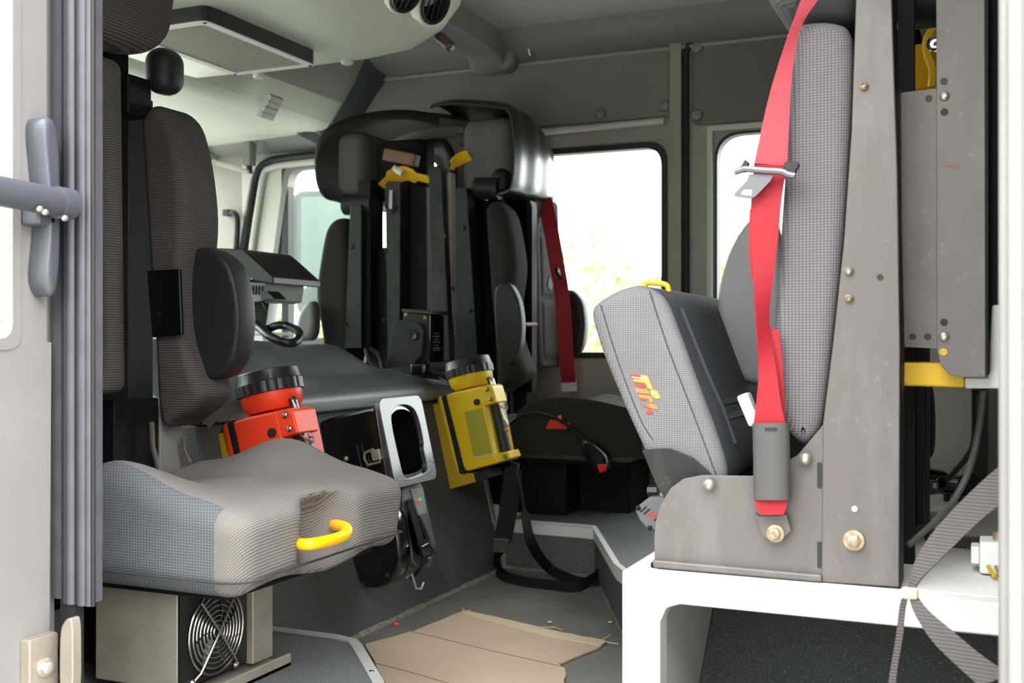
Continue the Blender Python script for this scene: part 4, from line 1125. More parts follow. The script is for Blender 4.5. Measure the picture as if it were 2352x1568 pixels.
gd = MB().tube([fc_ + Vector((0, math.cos(t)*0.0625, math.sin(t)*0.0625)) for t in [2*math.pi*i/40 for i in range(40)]], 0.0017, 6, True).build('fan_guard', 'steel', fan)
for r in (0.054, 0.0465, 0.039, 0.031, 0.0235, 0.016, 0.009):
    n_ = 36
    MB().tube([fc_ + Vector((0.001*(1-r/0.06)*2, math.cos(t)*r, math.sin(t)*r)) for t in [2*math.pi*i/n_ for i in range(n_)]], 0.0015, 6, True).build('guard_ring', 'steel', gd)
for a0 in (math.radians(52), math.radians(128)):
    dvec = Vector((0, math.cos(a0), math.sin(a0)))
    MB().tube([fc_-dvec*0.080+Vector((-0.003, 0, 0)), fc_-dvec*0.066+Vector((0.004, 0, 0)), fc_+Vector((0.006, 0, 0)), fc_+dvec*0.066+Vector((0.004, 0, 0))], 0.0018, 6).build('guard_wire', 'steel', gd)
    MB().bolt(fc_-dvec*0.081+Vector((-0.005, 0, 0)), (1, 0, 0), 0.0055, 0.005).build('screw', 'steel', fan)
for y in (1.40, 1.455):
    MB().bolt((fx+0.02, y, 0.147), (0, 0, 1), 0.006, 0.005).build('screw', 'steel', fan)

# ------------------------------------------------------------------ two hand lanterns on the bulkhead
EU = Vector((-TIL, 0, 1)).normalized(); EO = Vector((1, 0, TIL)).normalized()
def lantern(label, shift, shell, rack):
    Yn_ = 2.70; sh = Vector(shift)
    def Z_(*q): return [xz(970+a/4.75, 800+b/4.75, Yn_) for a, b in q]
    def Z3(a, b, Y=Yn_): return P(970+a/4.75, 800+b/4.75, Y=Y)
    r0 = Vector((xt(0.35), 2.76, 0.35)) + sh
    L = thing('hand_lantern', label, 'lantern', r0, 'rechargeable hand lanterns on the bulkhead')
    def put(mb, name, mat, parent=L, **k): return mb.map(lambda p: p+sh).build(name, mat, parent, **k)
    rk = put(MB().prism(Z_((50, 625), (160, 588), (215, 760), (375, 1358), (545, 1365), (570, 1460), (290, 1540)), 'y', Yn_+0.004, 2.84), 'charger_rack', rack, bevel=0.003)
    put(MB().prism(Z_((548, 1372), (692, 1322), (722, 1415), (572, 1462)), 'y', Yn_+0.006, 2.80), 'rack_plug', 'rubber', rk, bevel=0.002)
    put(MB().pad(round_poly(Z_((165, 555), (178, 522), (212, 515), (415, 1362), (378, 1356)), 0.004), 'y', Yn_-0.002, 2.835, 0.004), 'back_cap', shell, ang=60)
    put(MB().prism(Z_((208, 520), (265, 508), (482, 1338), (455, 1372), (408, 1362)), 'y', Yn_-0.003, 2.836), 'gasket', 'rubber', bevel=0.002)
    body = Z_((262, 505), (380, 470), (640, 415), (690, 625), (745, 880), (800, 1145), (850, 1245), (490, 1340), (455, 1290))
    bo = put(MB().prism(body, 'y', Yn_-0.006, 2.83), 'body', shell, bevel=0.006, seg=3)
    put(MB().prism(Z_((600, 424), (735, 395), (770, 412), (822, 590), (690, 625), (640, 640)), 'y', Yn_-0.005, 2.768), 'upper_arm', shell, bevel=0.004)
    put(MB().prism(Z_((690, 1168), (945, 1120), (975, 1198), (700, 1284)), 'y', Yn_-0.005, 2.768), 'lower_arm', shell, bevel=0.003)
    put(MB().prism(Z_((470, 690), (665, 645), (775, 1140), (575, 1190)), 'y', Yn_+0.004, Yn_-0.0075), 'data_label', 'label_clear', bo)
    put(MB().prism(Z_((573, 1186), (690, 1160), (798, 1134), (799, 1142), (690, 1170), (576, 1196)), 'y', Yn_-0.007, Yn_-0.009), 'ledge', 'label_white', bo)
    put(MB().lathe([(0, 0), (0.0095, 0), (0.009, 0.004), (0, 0.005)], Z3(598, 585, Yn_-0.006), (0, -1, 0), 16), 'switch', 'rubber', bo)
    for a, b in ((710, 447), (748, 553), (905, 1177)):
        put(MB().bolt(Z3(a, b, Yn_-0.006), (0, -1, 0), 0.0065, 0.006), 'screw', 'steel', bo)
    put(MB().tube([Z3(785, 600, 2.745), Z3(840, 830, 2.745), Z3(905, 1135, 2.745)], 0.0175, 12), 'handle', 'rubber')
    # lamp head: yellow cup and knurled black bezel, axis along the bulkhead
    c0 = Z3(548, 405, 2.765); ax = Vector((-0.235, 0, 1)).normalized()
    c0 = Vector((c0.x, 2.765, c0.z))
    put(MB().lathe([(0, -0.005), (0.050, -0.005), (0.060, 0.006), (0.0625, 0.030), (0.060, 0.031), (0, 0.031)], c0, ax, 28), 'lamp_cup', shell, ang=40)
    put(MB().lathe([(0.02, -0.03), (0.018, 0.0)], c0, ax, 12), 'neck', shell)
    bz = MB(); rings = []
    nx = ax.cross(Vector((0, 1, 0))).normalized(); ny = ax.cross(nx)
    for h, rr, kn in ((0.030, 0.064, 0), (0.031, 0.0675, 1), (0.052, 0.0675, 1), (0.054, 0.0655, 0), (0.074, 0.062, 0), (0.076, 0.058, 0), (0.066, 0.055, 0), (0.060, 0.03, 0)):
        ring = []
        for k in range(72):
            a = 2*math.pi*k/72; q = rr - (0.002 if kn and (k % 4) in (0,) else 0)
            ring.append(c0 + ax*h + (nx*math.cos(a)+ny*math.sin(a))*q)
        rings.append(ring)
    put(bz.loft(rings), 'bezel', 'black_plastic', ang=25)
    # snap clips and wire rings at the handle ends
    clip = [Z3(a, b, 2.735) for a, b in ((735, 330), (770, 335), (790, 400), (800, 480), (775, 470), (752, 380))]
    put(MB().tube(clip, 0.0035, 7, True), 'snap_clip', 'steel')
    put(MB().tube([Z3(720, 320, 2.74), Z3(745, 355, 2.74), Z3(730, 380, 2.74)], 0.008, 7), 'clip_ear', 'rubber')
    for q in (((770, 565), (870, 640), (930, 660), (925, 620), (890, 620)), ((915, 1190), (1020, 1270), (1050, 1260), (1045, 1310), (1000, 1370))):
        put(MB().tube([Z3(a, b, 2.715) for a, b in q], 0.0022, 6), 'wire_ring', 'steel')
    put(MB().tube([Z3(850, 590, 2.73), Z3(880, 700, 2.73), Z3(905, 780, 2.73)], 0.007, 8), 'snap_hook', 'zinc')
    put(MB().tube(smooth_poly([Z3(a, b, 2.73) for a, b in ((905, 770), (930, 830), (900, 880), (940, 900))], False, 3), 0.0035, 6), 'chain_link', 'steel')
    return L
lantern('yellow hand lantern with black bezel and carry strap at the far end of the bulkhead', (0, 0, 0), 'yellow_plastic', 'yellow_dark')
lantern('orange-red hand lantern with black bezel showing above the nearest seat', (0, -0.925, -0.012), 'orange_plastic', 'yellow_dark')

# carry strap of the yellow lantern, hanging to the floor
cs_ = thing('carry_strap', 'long black webbing strap hanging from the yellow lantern to the floor', 'strap', P(1140, 1310, Z=0.01))
pts = smooth_poly([P(a, b, Y=y) for a, b, y in ((1183, 1062, 2.70), (1178, 1085, 2.70), (1176, 1110, 2.69), (1166, 1180, 2.68), (1154, 1245, 2.67))], False, 5)
MB().ribbon(pts, Vector((0.9, 0.3, 0)), [0.020]*4+[0.048]*(len(pts)-5)+[0.04], 0.005).build('strap_pad', 'webbing_black', cs_)
MB().ribbon([P(1152, 1236, Y=2.665), P(1150, 1268, Y=2.665)], Vector((0.9, 0.3, 0)), 0.042, 0.009).build('slider', 'black_gloss', cs_, bevel=0.001)
fl = [P(1150, 1262, Y=2.67), P(1140, 1296, Z=0.016), P(1152, 1318, Z=0.014), P(1190, 1332, Z=0.013), P(1260, 1342, Z=0.013), P(1318, 1348, Z=0.013), P(1350, 1335, Z=0.02), P(1385, 1312, Z=0.03), P(1440, 1302, Z=0.035)]
wd = [Vector((0.9, 0.3, 0))] + [Vector((0.25, 0.5, 0.75))]*2 + [Vector((0.1, 0.6, 0.75))]*4 + [Vector((0.1, 0.8, 0.5))]*2
sp = smooth_poly(fl, False, 5); wds = smooth_poly(wd, False, 5)
MB().ribbon(sp, list(wds), 0.028, 0.002).build('webbing', 'webbing_black', cs_)
fl = [P(1186, 1075, Y=2.70), P(1196, 1120, Y=2.69), P(1206, 1180, Y=2.68), P(1222, 1250, Y=2.66), P(1262, 1305, Z=0.03), P(1310, 1328, Z=0.015), P(1350, 1334, Z=0.014), P(1440, 1338, Z=0.012)]
wd = [Vector((0.3, 0.9, 0))]*3 + [Vector((0.6, 0.6, 0.2)), Vector((0.4, 0.6, 0.7)), Vector((0.2, 0.7, 0.6)), Vector((0.1, 0.9, 0.3)), Vector((0.1, 0.9, 0.3))]
sp = smooth_poly(fl, False, 5); wds = smooth_poly(wd, False, 5)
MB().ribbon(sp, list(wds), [0.012]*10+[0.028]*(len(sp)-10), 0.002).build('webbing', 'webbing_black', cs_)

# ------------------------------------------------------------------ charger cradles on the bulkhead
def frame_map(z0, y0):
    base = Vector((xt(z0), y0, z0))
    return lambda p: base + EO*p.x + Vector((0, p.y, 0)) + EU*p.z          # local: x out, y across, z up along the bulkhead
F = frame_map(0.30, 2.135)
ch = thing('charger_cradle', 'glossy black charger cradle with dark oval bay beside the yellow lantern', 'charger', F(Vector((0, 0.1, 0))), 'charger cradles on the bulkhead')
side_p = round_poly([(0, 0.0), (0.12, -0.005), (0.150, 0.02), (0.158, 0.185), (0.0, 0.180)], 0.010)
MB().pad(side_p, 'y', 0.0, 0.030, 0.006).map(F).build('side_cheek', 'black_gloss', ch, ang=50)
outer = rrect(0.002, 0.205, -0.005, 0.200, 0.022, 8)
hole = smooth_poly([(0.040+(q-0.103)*1.42, h) for q, h in ((0.106, 0.030), (0.103, 0.14), (0.112, 0.168), (0.135, 0.180), (0.165, 0.180), (0.188, 0.168), (0.196, 0.14), (0.196, 0.085), (0.190, 0.076), (0.192, 0.035), (0.186, 0.015), (0.112, 0.010))], True, 4)
ro, ri = ring_match(outer, hole, 64)
MB().ring(ro, ri, 'x', 0.150, 0.164).map(F).build('front_plate', 'tray_gloss', ch, ang=30, bevel=0.002)
MB().ring(ri, [Vector((0.106, 0.10)) + (p-Vector((0.106, 0.10)))*0.90 for p in ri], 'x', 0.06, 0.156).map(F).build('bay_wall', 'black_gloss', ch)
MB().box(0.0, 0.075, 0.03, 0.200, 0.0, 0.185).map(F).build('bay_back', 'black_plastic', ch, bevel=0.004)
MB().box(0.0, 0.150, 0.190, 0.204, 0.0, 0.19).map(F).build('side_wall', 'black_gloss', ch, bevel=0.004)
MB().box(0.0, 0.150, 0.03, 0.19, -0.005, 0.006).map(F).build('bay_floor', 'black_gloss', ch, bevel=0.004)
for s in (0.085, 0.098): MB().box(s, s+0.004, -0.003, 0.0, 0.02, 0.11).map(F).build('rib', 'black_gloss', ch)
MB().bolt(F(Vector((0.055, -0.001, 0.085))), (0, -1, 0), 0.006, 0.005).build('screw', 'rusty_zinc', ch)
lt = MB().tube([F(Vector(q)) for q in ((0.105, -0.006, 0.075), (0.112, -0.012, 0.088), (0.135, -0.014, 0.092), (0.143, -0.006, 0.080), (0.143, -0.006, 0.062), (0.112, -0.008, 0.060))], 0.003, 6, True).build('latch', 'zinc', ch)
MB().box(0.128, 0.150, -0.014, -0.002, 0.066, 0.090).map(F).build('latch_plate', 'zinc', lt, bevel=0.002)

F2 = frame_map(0.10, 2.16)
c2_ = thing('charger_cradle', 'lower glossy black charger cradle with strap and small red and green lights', 'charger', F2(Vector((0, 0.08, 0))), 'charger cradles on the bulkhead')
side_p = smooth_poly([(0, 0.0), (0.05, -0.012), (0.10, 0.0), (0.128, 0.04), (0.135, 0.12), (0.128, 0.175), (0.0, 0.175)], True, 3)
MB().pad(side_p, 'y', 0.0, 0.055, 0.010).map(F2).build('side_cheek', 'black_gloss', c2_, ang=60)
outer = round_poly([(0.050, 0.02), (0.125, 0.0), (0.172, 0.05), (0.165, 0.20), (0.06, 0.20)], 0.015, 6)
hole = smooth_poly([(0.062, 0.05), (0.060, 0.12), (0.080, 0.15), (0.105, 0.155), (0.135, 0.10), (0.152, 0.055), (0.135, 0.025), (0.09, 0.03)], True, 4)
ro, ri = ring_match(outer, hole, 56)
MB().ring(ro, ri, 'x', 0.110, 0.128).map(F2).build('front_plate', 'tray_gloss', c2_, ang=30, bevel=0.003)
MB().ring(ri, [Vector((0.105, 0.09)) + (p-Vector((0.105, 0.09)))*0.85 for p in ri], 'x', 0.04, 0.118).map(F2).build('bay_wall', 'black_gloss', c2_)
MB().box(0.0, 0.055, 0.055, 0.165, 0.02, 0.18).map(F2).build('bay_back', 'black_plastic', c2_, bevel=0.004)
MB().prism([(0.112, 0.128), (0.150, 0.128), (0.158, 0.19), (0.10, 0.19)], 'x', 0.128, 0.131).map(F2).build('light_plate', 'rail_plastic', c2_)
MB().bolt(F2(Vector((0.131, 0.118, 0.160))), tuple(EO), 0.0048, 0.004).build('red_light', 'led_red', c2_)
MB().bolt(F2(Vector((0.131, 0.132, 0.162))), tuple(EO), 0.0048, 0.004).build('green_light', 'led_green', c2_)
MB().ribbon([F2(Vector(q)) for q in ((0.136, 0.072, 0.17), (0.142, 0.076, 0.09), (0.136, 0.090, 0.02), (0.09, 0.095, -0.01))], Vector((0, 1, 0)), 0.026, 0.003).build('strap', 'webbing_black', c2_)
MB().ribbon([F2(Vector((0.147, 0.078, 0.062))), F2(Vector((0.145, 0.080, 0.035)))], Vector((0, 1, 0)), 0.034, 0.008).build('strap_buckle', 'black_gloss', c2_, bevel=0.002)
for q in (0.145, 0.158): MB().tube([F2(Vector((0.129, q-0.03, 0.07))), F2(Vector((0.131, q-0.02, 0.05))), F2(Vector((0.130, q, 0.03)))], 0.003, 6).build('guide_rib', 'black_plastic', c2_)
MB().tube([F2(Vector(q)) for q in ((0.105, 0.045, -0.002), (0.118, 0.05, 0.004), (0.120, 0.052, -0.03), (0.128, 0.06, -0.034), (0.132, 0.07, -0.022))], 0.003, 6).build('wire_latch', 'zinc', c2_)
MB().bolt(F2(Vector((0.085, -0.001, 0.016))), (0, -1, 0), 0.006, 0.004).build('screw', 'bracket_metal', c2_)

# ------------------------------------------------------------------ control box on a bracket at the far end of the engine cover
YX = 2.80
sx_ = thing('control_box', 'dark grey control box on a tilted bracket behind the yellow lantern', 'control box', P(950, 862, Y=YX))
br = round_poly([xz(a, b, YX) for a, b in ((889, 850), (900, 760), (905, 742), (925, 734), (960, 740), (974, 755), (970, 815), (940, 848))], [0.0, 0.01, 0.015, 0.015, 0.02, 0.01, 0, 0])
MB().prism(br, 'y', YX-0.004, YX+0.002).build('bracket', 'pad_rubber', sx_, bevel=0.001)
k_ = P(949, 770, Y=YX-0.004)
MB().lathe([(0.013, 0), (0.015, 0.003), (0.013, 0.005), (0.0, 0.001)], k_, (0, -1, 0), 20).build('knob', 'rubber', sx_)
for i in range(18):
    a = math.pi*1.15*i/17 + 0.6
    q = k_ + Vector((math.cos(a)*0.021, 0, math.sin(a)*0.021))
    MB().box(q.x-0.0012, q.x+0.0012, q.y-0.001, q.y+0.001, q.z-0.0012, q.z+0.0012).build('tick', 'rubber', sx_)
MB().tube([P(a, b, Y=YX-0.004) for a, b in ((934, 805), (941, 811), (950, 811), (957, 806))], 0.0012, 5).build('slot', 'rubber', sx_)
bx_ = MB().prism([xz(a, b, YX+0.01) for a, b in ((926, 716), (984, 722), (986, 830), (932, 822))], 'y', YX+0.008, YX+0.10).build('box', 'pad_rubber', sx_, bevel=0.003)
MB().prism([xz(a, b, YX+0.005) for a, b in ((923, 708), (990, 713), (991, 722), (924, 717))], 'y', YX+0.004, YX+0.11).build('lid', 'black_plastic', sx_, bevel=0.002)
px_ = P(985, 780, Y=YX+0.01)
MB().box(px_.x, px_.x+0.004, YX+0.012, YX+0.098, 0.60, 0.735).build('front_panel', 'black_gloss', bx_)
for i, (zz, ln) in enumerate(((0.682, 0.035), (0.674, 0.045), (0.665, 0.03), (0.657, 0.045), (0.648, 0.025), (0.640, 0.045), (0.634, 0.045))):
    MB().box(px_.x+0.004, px_.x+0.0048, YX+0.05-ln/2, YX+0.05+ln/2, zz, zz+0.0022).build('print_line', 'rail_plastic', bx_)
for a, b in ((934, 722), (977, 729)):
    MB().bolt(P(a, b, Y=YX+0.008), (0, -1, 0), 0.0055, 0.004).build('screw', 'yellow_dark', sx_)
MB().prism([xz(a, b, YX) for a, b in ((888, 848), (950, 840), (1010, 852), (1020, 872), (960, 868), (888, 862))], 'y', YX-0.02, YX+0.08).build('foot', 'black_plastic', sx_, bevel=0.003)
MB().rcube((0, 0, 0), (0.022, 0.02, 0.016), 0.006, lambda p: P(965, 848, Y=YX-0.03)+p, (3, 3, 3)).build('connector', 'black_gloss', sx_)
for q in (((985, 852), (1010, 860), (1030, 870)), ((850, 800), (870, 815), (880, 850)), ((840, 800), (850, 830), (885, 858))):
    MB().tube(smooth_poly([P(a, b, Y=YX-0.02) for a, b in q], False, 3), 0.006, 7).build('cable', 'hose_black', sx_)

# ------------------------------------------------------------------ radio head and coiled cord on the engine cover
YR = 2.16
rd = thing('radio_head', 'black wedge-shaped radio head on a stand on the engine cover', 'radio', P(590, 762, Y=YR))
wdg = [xz(a, b, YR) for a, b in ((470, 568), (556, 572), (572, 585), (628, 636), (628, 652), (560, 642), (470, 640))]
MB().prism(wdg, 'y', YR, YR+0.20).build('hood', 'black_plastic', rd, bevel=0.003)
MB().prism([xz(a, b, YR+0.02) for a, b in ((470, 640), (612, 648), (606, 690), (590, 694), (470, 690))], 'y', YR+0.02, YR+0.18).build('case', 'rail_plastic', rd, bevel=0.003)
for k in range(6):
    a = 572+k*7
    MB().prism([xz(c, d, YR+0.018) for c, d in ((a, 656), (a+3, 656), (a+2, 676), (a-1, 676))], 'y', YR+0.016, YR+0.021).build('fin', 'black_plastic', rd)
MB().prism([xz(a, b, YR+0.01) for a, b in ((596, 670), (612, 668), (630, 686), (600, 688))], 'y', YR+0.01, YR+0.06).build('latch', 'black_plastic', rd)
MB().tube([P(a, b, Y=YR+0.03) for a, b in ((592, 694), (602, 692), (608, 702), (612, 708))], 0.004, 7).build('antenna_lead', 'hose_black', rd)
MB().prism([xz(a, b, YR+0.08) for a, b in ((566, 690), (592, 690), (584, 745), (606, 758), (540, 758))], 'y', YR+0.06, YR+0.13).build('stand', 'bracket_metal', rd, bevel=0.002)
MB().box(P(540, 758, Y=YR+0.05).x, P(612, 758, Y=YR+0.05).x, YR+0.03, YR+0.16, 0.675, 0.683).build('base_plate', 'label_white', rd, bevel=0.001)
for a in (568, 578):
    MB().bolt(P(a, 640, Y=YR-0.001), (0, -1, 0), 0.003, 0.002).build('screw', 'zinc', rd)
crd = thing('coiled_cord', 'thick black corrugated cord looped on the engine cover', 'cord', P(640, 790, Y=2.2))
lp_ = smooth_poly([P(a, b, Y=y) for a, b, y in ((583, 742, 2.14), (600, 755, 2.12), (620, 772, 2.10), (650, 785, 2.10), (675, 787, 2.12), (688, 775, 2.16), (684, 760, 2.20), (662, 749, 2.24), (640, 747, 2.24), (622, 753, 2.24), (606, 760, 2.22))], False, 8)
MB().tube(lp_, 0.0105, 9, radii=[0.0108 if i % 2 else 0.0092 for i in range(len(lp_))]).build('cord', 'hose_black', crd, ang=70)

# ------------------------------------------------------------------ cardboard on the floor
cb = thing('cardboard_sheet', 'torn flattened brown cardboard lying on the foot well floor', 'cardboard', P(1100, 1480, Z=0.002))
random.seed(11)
def jag(pts, n, amp):
    out = []
    for i in range(len(pts)):
        a, b = Vector(pts[i]), Vector(pts[(i+1) % len(pts)])
        for k in range(n):
            t = k/n; p = a.lerp(b, t)
            if k: p += Vector((random.uniform(-amp, amp), random.uniform(-amp, amp)))
            out.append(p)
    return out
ol = [xy(a, b, 0.004) for a, b in ((838, 1480), (955, 1448), (1068, 1402), (1150, 1420), (1290, 1452), (1392, 1472), (1380, 1485), (1330, 1506), (1280, 1526), (1296, 1535), (1300, 1552), (1285, 1590), (1130, 1640), (930, 1640), (880, 1560))]
MB().prism(jag(ol, 4, 0.0025), 'z', 0.0015, 0.0055).build('sheet', 'cardboard', cb, flat=True)
st_ = [xy(a, b, 0.006) for a, b in ((1062, 1410), (1070, 1402), (1150, 1420), (1290, 1452), (1394, 1472), (1378, 1482), (1270, 1464), (1140, 1432))]
MB().prism(jag(st_, 4, 0.002), 'z', 0.0052, 0.0072).build('torn_strip', 'cardboard_light', cb, flat=True)
for q in (((940, 1448), (1120, 1492), (1280, 1528)), ((860, 1522), (960, 1548), (1040, 1572))):
    MB().ribbon([xy(a, b, 0.0056)+(0.0058,) for a, b in q], Vector((0.3, 1, 0)), 0.003, 0.0008).build('crease', 'cardboard_crease', cb)
tf = [xy(a, b, 0.008) for a, b in ((1225, 1560), (1262, 1542), (1284, 1530), (1300, 1545), (1296, 1568), (1270, 1600), (1230, 1590))]
MB().prism(jag(tf, 3, 0.002), 'z', 0.006, 0.009).build('torn_flap', 'cardboard', cb, flat=True)
for q in (((1392, 1474), (1405, 1476), (1420, 1478)), ((1380, 1470), (1395, 1462), (1402, 1457)), ((1062, 1405), (1064, 1396)), ((1072, 1403), (1080, 1400)), ((1240, 1440), (1275, 1440), (1290, 1446))):
    MB().tube([xy(a, b, 0.009)+(0.009,) for a, b in q], 0.0012, 5).build('fibre', 'cardboard_light', cb)
for i, (a, b) in enumerate(((1402, 1428), (1263, 1428), (910, 1432))):
    c = P(a, b, Z=0.004)
    tag(MB().rcube((0, 0, 0), (0.005, 0.004, 0.002), 0.0018, lambda p: c+p+Vector((0, 0, 0.0)), (2, 2, 2), 2).build('crumb', 'cardboard_light' if i < 2 else 'led_red'), ('small pale crumb on the floor beside the white seat box', 'small tan crumb on the floor behind the cardboard', 'tiny red crumb on the floor at the bulkhead seam')[i], 'crumb', 'crumbs on the floor')

# ------------------------------------------------------------------ doorway: seal, open door with grab rail, hinge, rear post
sl_ = MB()
a0 = P(118, 1000, Y=1.045); a1 = P(214, 1000, Y=1.045)
sl_.box(a0.x, a1.x, 1.045, 1.062, 0.335, 1.80)
seal = structure(sl_.build('door_1', 'seal_rubber', bevel=0.002), 'grey rubber door seal on the front edge of the doorway')
for a, r, m in ((150, 0.006, 'rubber'), (163, 0.007, 'seal_rubber'), (177, 0.004, 'rubber'), (189, 0.007, 'seal_rubber'), (203, 0.005, 'seal_rubber'), (211, 0.003, 'rubber')):
    c = P(a, 1000, Y=1.043)
    MB().tube([(c.x, 1.045, 0.332), (c.x, 1.045, 1.80)], r, 10).build('seal_rib', m, seal)
bl = P(162, 1400, Y=1.05)
MB().box(bl.x-0.012, bl.x+0.012, 1.045, 1.06, 0.10, 0.335).build('seal_foot', 'rubber', seal)

XD = -1.078
dr = MB()
dr.box(XD-0.05, XD, 0.10, 1.030, -0.30, 0.655)
dr.box(XD-0.05, XD, 0.10, 1.030, 1.62, 1.80)
dr.box(XD-0.05, XD, 0.980, 1.030, 0.655, 1.62)
dr.box(XD-0.05, XD, 0.10, 0.20, 0.655, 1.62)
door = structure(dr.build('door_2', 'door_liner', bevel=0.004), 'pale lined crew door swung wide open at the left edge')
MB().box(XD-0.028, XD-0.024, 0.20, 0.980, 0.655, 1.62).build('pane', 'window_glass', door)
MB().ring(rrect(0.195, 0.985, 0.65, 1.625, 0.02), rrect(0.205, 0.973, 0.663, 1.61, 0.02), 'x', XD+0.002, XD-0.03).build('window_trim', 'door_liner', door)
gr = MB().tube([(XD+0.042, 1.012, 0.828), (XD+0.042, 0.90, 0.832), (XD+0.042, 0.25, 0.86)], 0.0175, 16).build('grab_rail', 'rail_dark', door, ang=60)
gr['label'] = 'blue-grey tubular grab rail'
bkp = smooth_poly([(0.990, 0.925), (1.004, 0.935), (1.022, 0.925), (1.022, 0.73), (1.008, 0.710), (0.994, 0.735), (1.003, 0.79), (1.0, 0.85)], True, 3)
MB().pad(bkp, 'x', XD, XD+0.030, 0.003, 3, 0.006).build('bracket', 'rail_dark', gr, ang=50)
MB().lathe([(0, 0), (0.020, 0), (0.020, 0.02), (0, 0.02)], (XD+0.042, 1.022, 0.828), (0, -1, 0), 16).build('socket', 'rail_dark', gr)
MB().box(XD+0.0, XD+0.03, 0.985, 1.015, 0.80, 0.85).build('arm', 'rail_dark', gr, bevel=0.005)
for y, z in ((0.97, 0.812), (0.962, 0.815), (1.0, 0.808)):
    MB().bolt((XD+0.057, y, z), (0.8, -0.4, -0.5), 0.004, 0.002).build('screw', 'zinc', gr)
hg = MB().prism(rrect(0.985, 1.030, 0.10, 0.300, 0.004), 'x', XD, XD+0.016).build('hinge', 'alu_matte', door, bevel=0.002)
hg['label'] = 'aluminium hinge leaf'
q0 = [xz(a, b, 1.03) for a, b in ((158, 1440), (172, 1415), (184, 1412), (188, 1440), (188, 1600), (158, 1600))]
MB().prism(smooth_poly(q0, True, 2), 'y', 1.015, 1.030).build('knuckle', 'alu_matte', hg, bevel=0.002)
MB().bolt((XD+0.016, 1.008, 0.262), (1, -0.2, 0), 0.012, 0.010, True).build('hinge_bolt', 'zinc', hg)

rp = MB()
rp.box(0.006, 0.14, 0.955, YN, -0.2, 1.80)
post = structure(rp.build('door_3', 'post_paint', bevel=0.006), 'pale post on the rear edge of the doorway')
MB().box(0.012, 0.022, 0.945, 0.957, -0.2, 1.80).build('bead', 'post_paint', post, bevel=0.003)

# ------------------------------------------------------------------ tank bracket behind the nearest right seat
YK = 1.42
tb = thing('tank_bracket', 'scratched dark steel air tank bracket behind the red-belt seat', 'bracket', P(2150, 1000, Y=YK))
MB().prism([xz(a, b, YK+0.012) for a, b in ((2066, 213), (2152, 203), (2152, 800), (2066, 796))], 'y', YK+0.012, YK+0.016).build('inner_plate', 'post_metal', tb)
MB().prism([xz(a, b, YK+0.012) for a, b in ((2060, 200), (2070, 212), (2072, 798), (2060, 798))], 'y', YK+0.010, YK+0.05).build('inner_flange', 'bracket_metal', tb)
op2 = [xz(a, b, YK) for a, b in ((2150, -80), (2262, -80), (2264, 866), (2205, 866), (2180, 860), (2160, 838), (2152, 806))]
MB().prism(op2, 'y', YK, YK+0.005).build('outer_plate', 'post_metal', tb, bevel=0.001)
xe = P(2264, 400, Y=YK).x
MB().box(xe-0.002, xe+0.004, YK, YK+0.09, 0.62, 1.15).build('outer_flange', 'black_metal', tb, bevel=0.002)
MB().box(xe+0.004, xe+0.024, YK+0.03, YK+0.06, 0.66, 1.15).build('spacer', 'black_metal', tb)
for a, b in ((2169, 220), (2168, 773)): MB().bolt(P(a, b, Y=YK), (0, -1, 0), 0.0062, 0.004).build('bolt', 'zinc', tb)
for a, b, m in ((2168, 187, 'rubber'), (2169, 257, 'bracket_metal'), (2168, 740, 'bracket_metal'), (2167, 808, 'yellow_dark')):
    MB().lathe([(0, 0), (0.0045, 0), (0.0045, 0.0008), (0, 0.0008)], P(a, b, Y=YK), (0, -1, 0), 12).build('hole', m, tb)
for a, b in ((2133, 226), (2096, 773), (2131, 773)):
    MB().lathe([(0, 0), (0.0042, 0), (0.0042, 0.0008), (0, 0.0008)], P(a, b, Y=YK+0.012), (0, -1, 0), 12).build('hole', 'rubber', tb)
MB().prism([xz(a, b, YK) for a, b in ((2166, 377), (2200, 378), (2204, 385), (2172, 383))], 'y', YK, YK-0.0006).build('chipped_mark', 'tag_brown', tb)
MB().prism([xz(a, b, YK+0.03) for a, b in ((2068, 832), (2216, 832), (2216, 890), (2068, 886))], 'y', YK+0.03, YK+0.10).build('yellow_cradle', 'yellow_plate', tb, bevel=0.003)
MB().prism([xz(a, b, YK+0.026) for a, b in ((2216, 866), (2270, 866), (2278, 700), (2310, 700), (2310, 892), (2216, 892))], 'y', YK+0.026, YK+0.10).build('white_end', 'label_white', tb, bevel=0.003)
xr_ = P(2084, 900, Y=YK+0.1).x
MB().box(xr_-0.012, xr_+0.008, YK+0.10, YK+0.13, ZW, 1.20).build('rear_upright', 'black_metal', tb)

# yellow and black harness hanging behind the bracket
YH = 1.95
hn = thing('harness_pack', 'black and yellow harness straps behind the tank bracket', 'harness', P(2110, 220, Y=YH))
MB().pad(smooth_poly([xz(a, b, YH) for a, b in ((2040, 20), (2080, 30), (2105, 45), (2118, 80), (2112, 130), (2106, 260), (2040, 260))], True, 3), 'y', YH, YH+0.12, 0.02).build('pad', 'webbing_black', hn, ang=70)
MB().rcube((0, 0, 0), (0.028, 0.03, 0.04), 0.015, lambda p: P(2125, 160, Y=YH+0.02)+p, (3, 3, 3)).build('yellow_strap', 'strap_yellow', hn)
MB().tube(smooth_poly([P(a, b, Y=YH-0.03) for a, b in ((2152, 68), (2140, 85), (2135, 105), (2140, 130), (2150, 160), (2148, 200))], False, 3), 0.012, 8).build('yellow_loop', 'strap_yellow', hn)
MB().lathe([(0, 0), (0.014, 0), (0.014, 0.006), (0.007, 0.008), (0, 0.006)], P(2149, 102, Y=YH-0.045), (0, -1, 0), 18).build('buckle', 'chrome', hn)
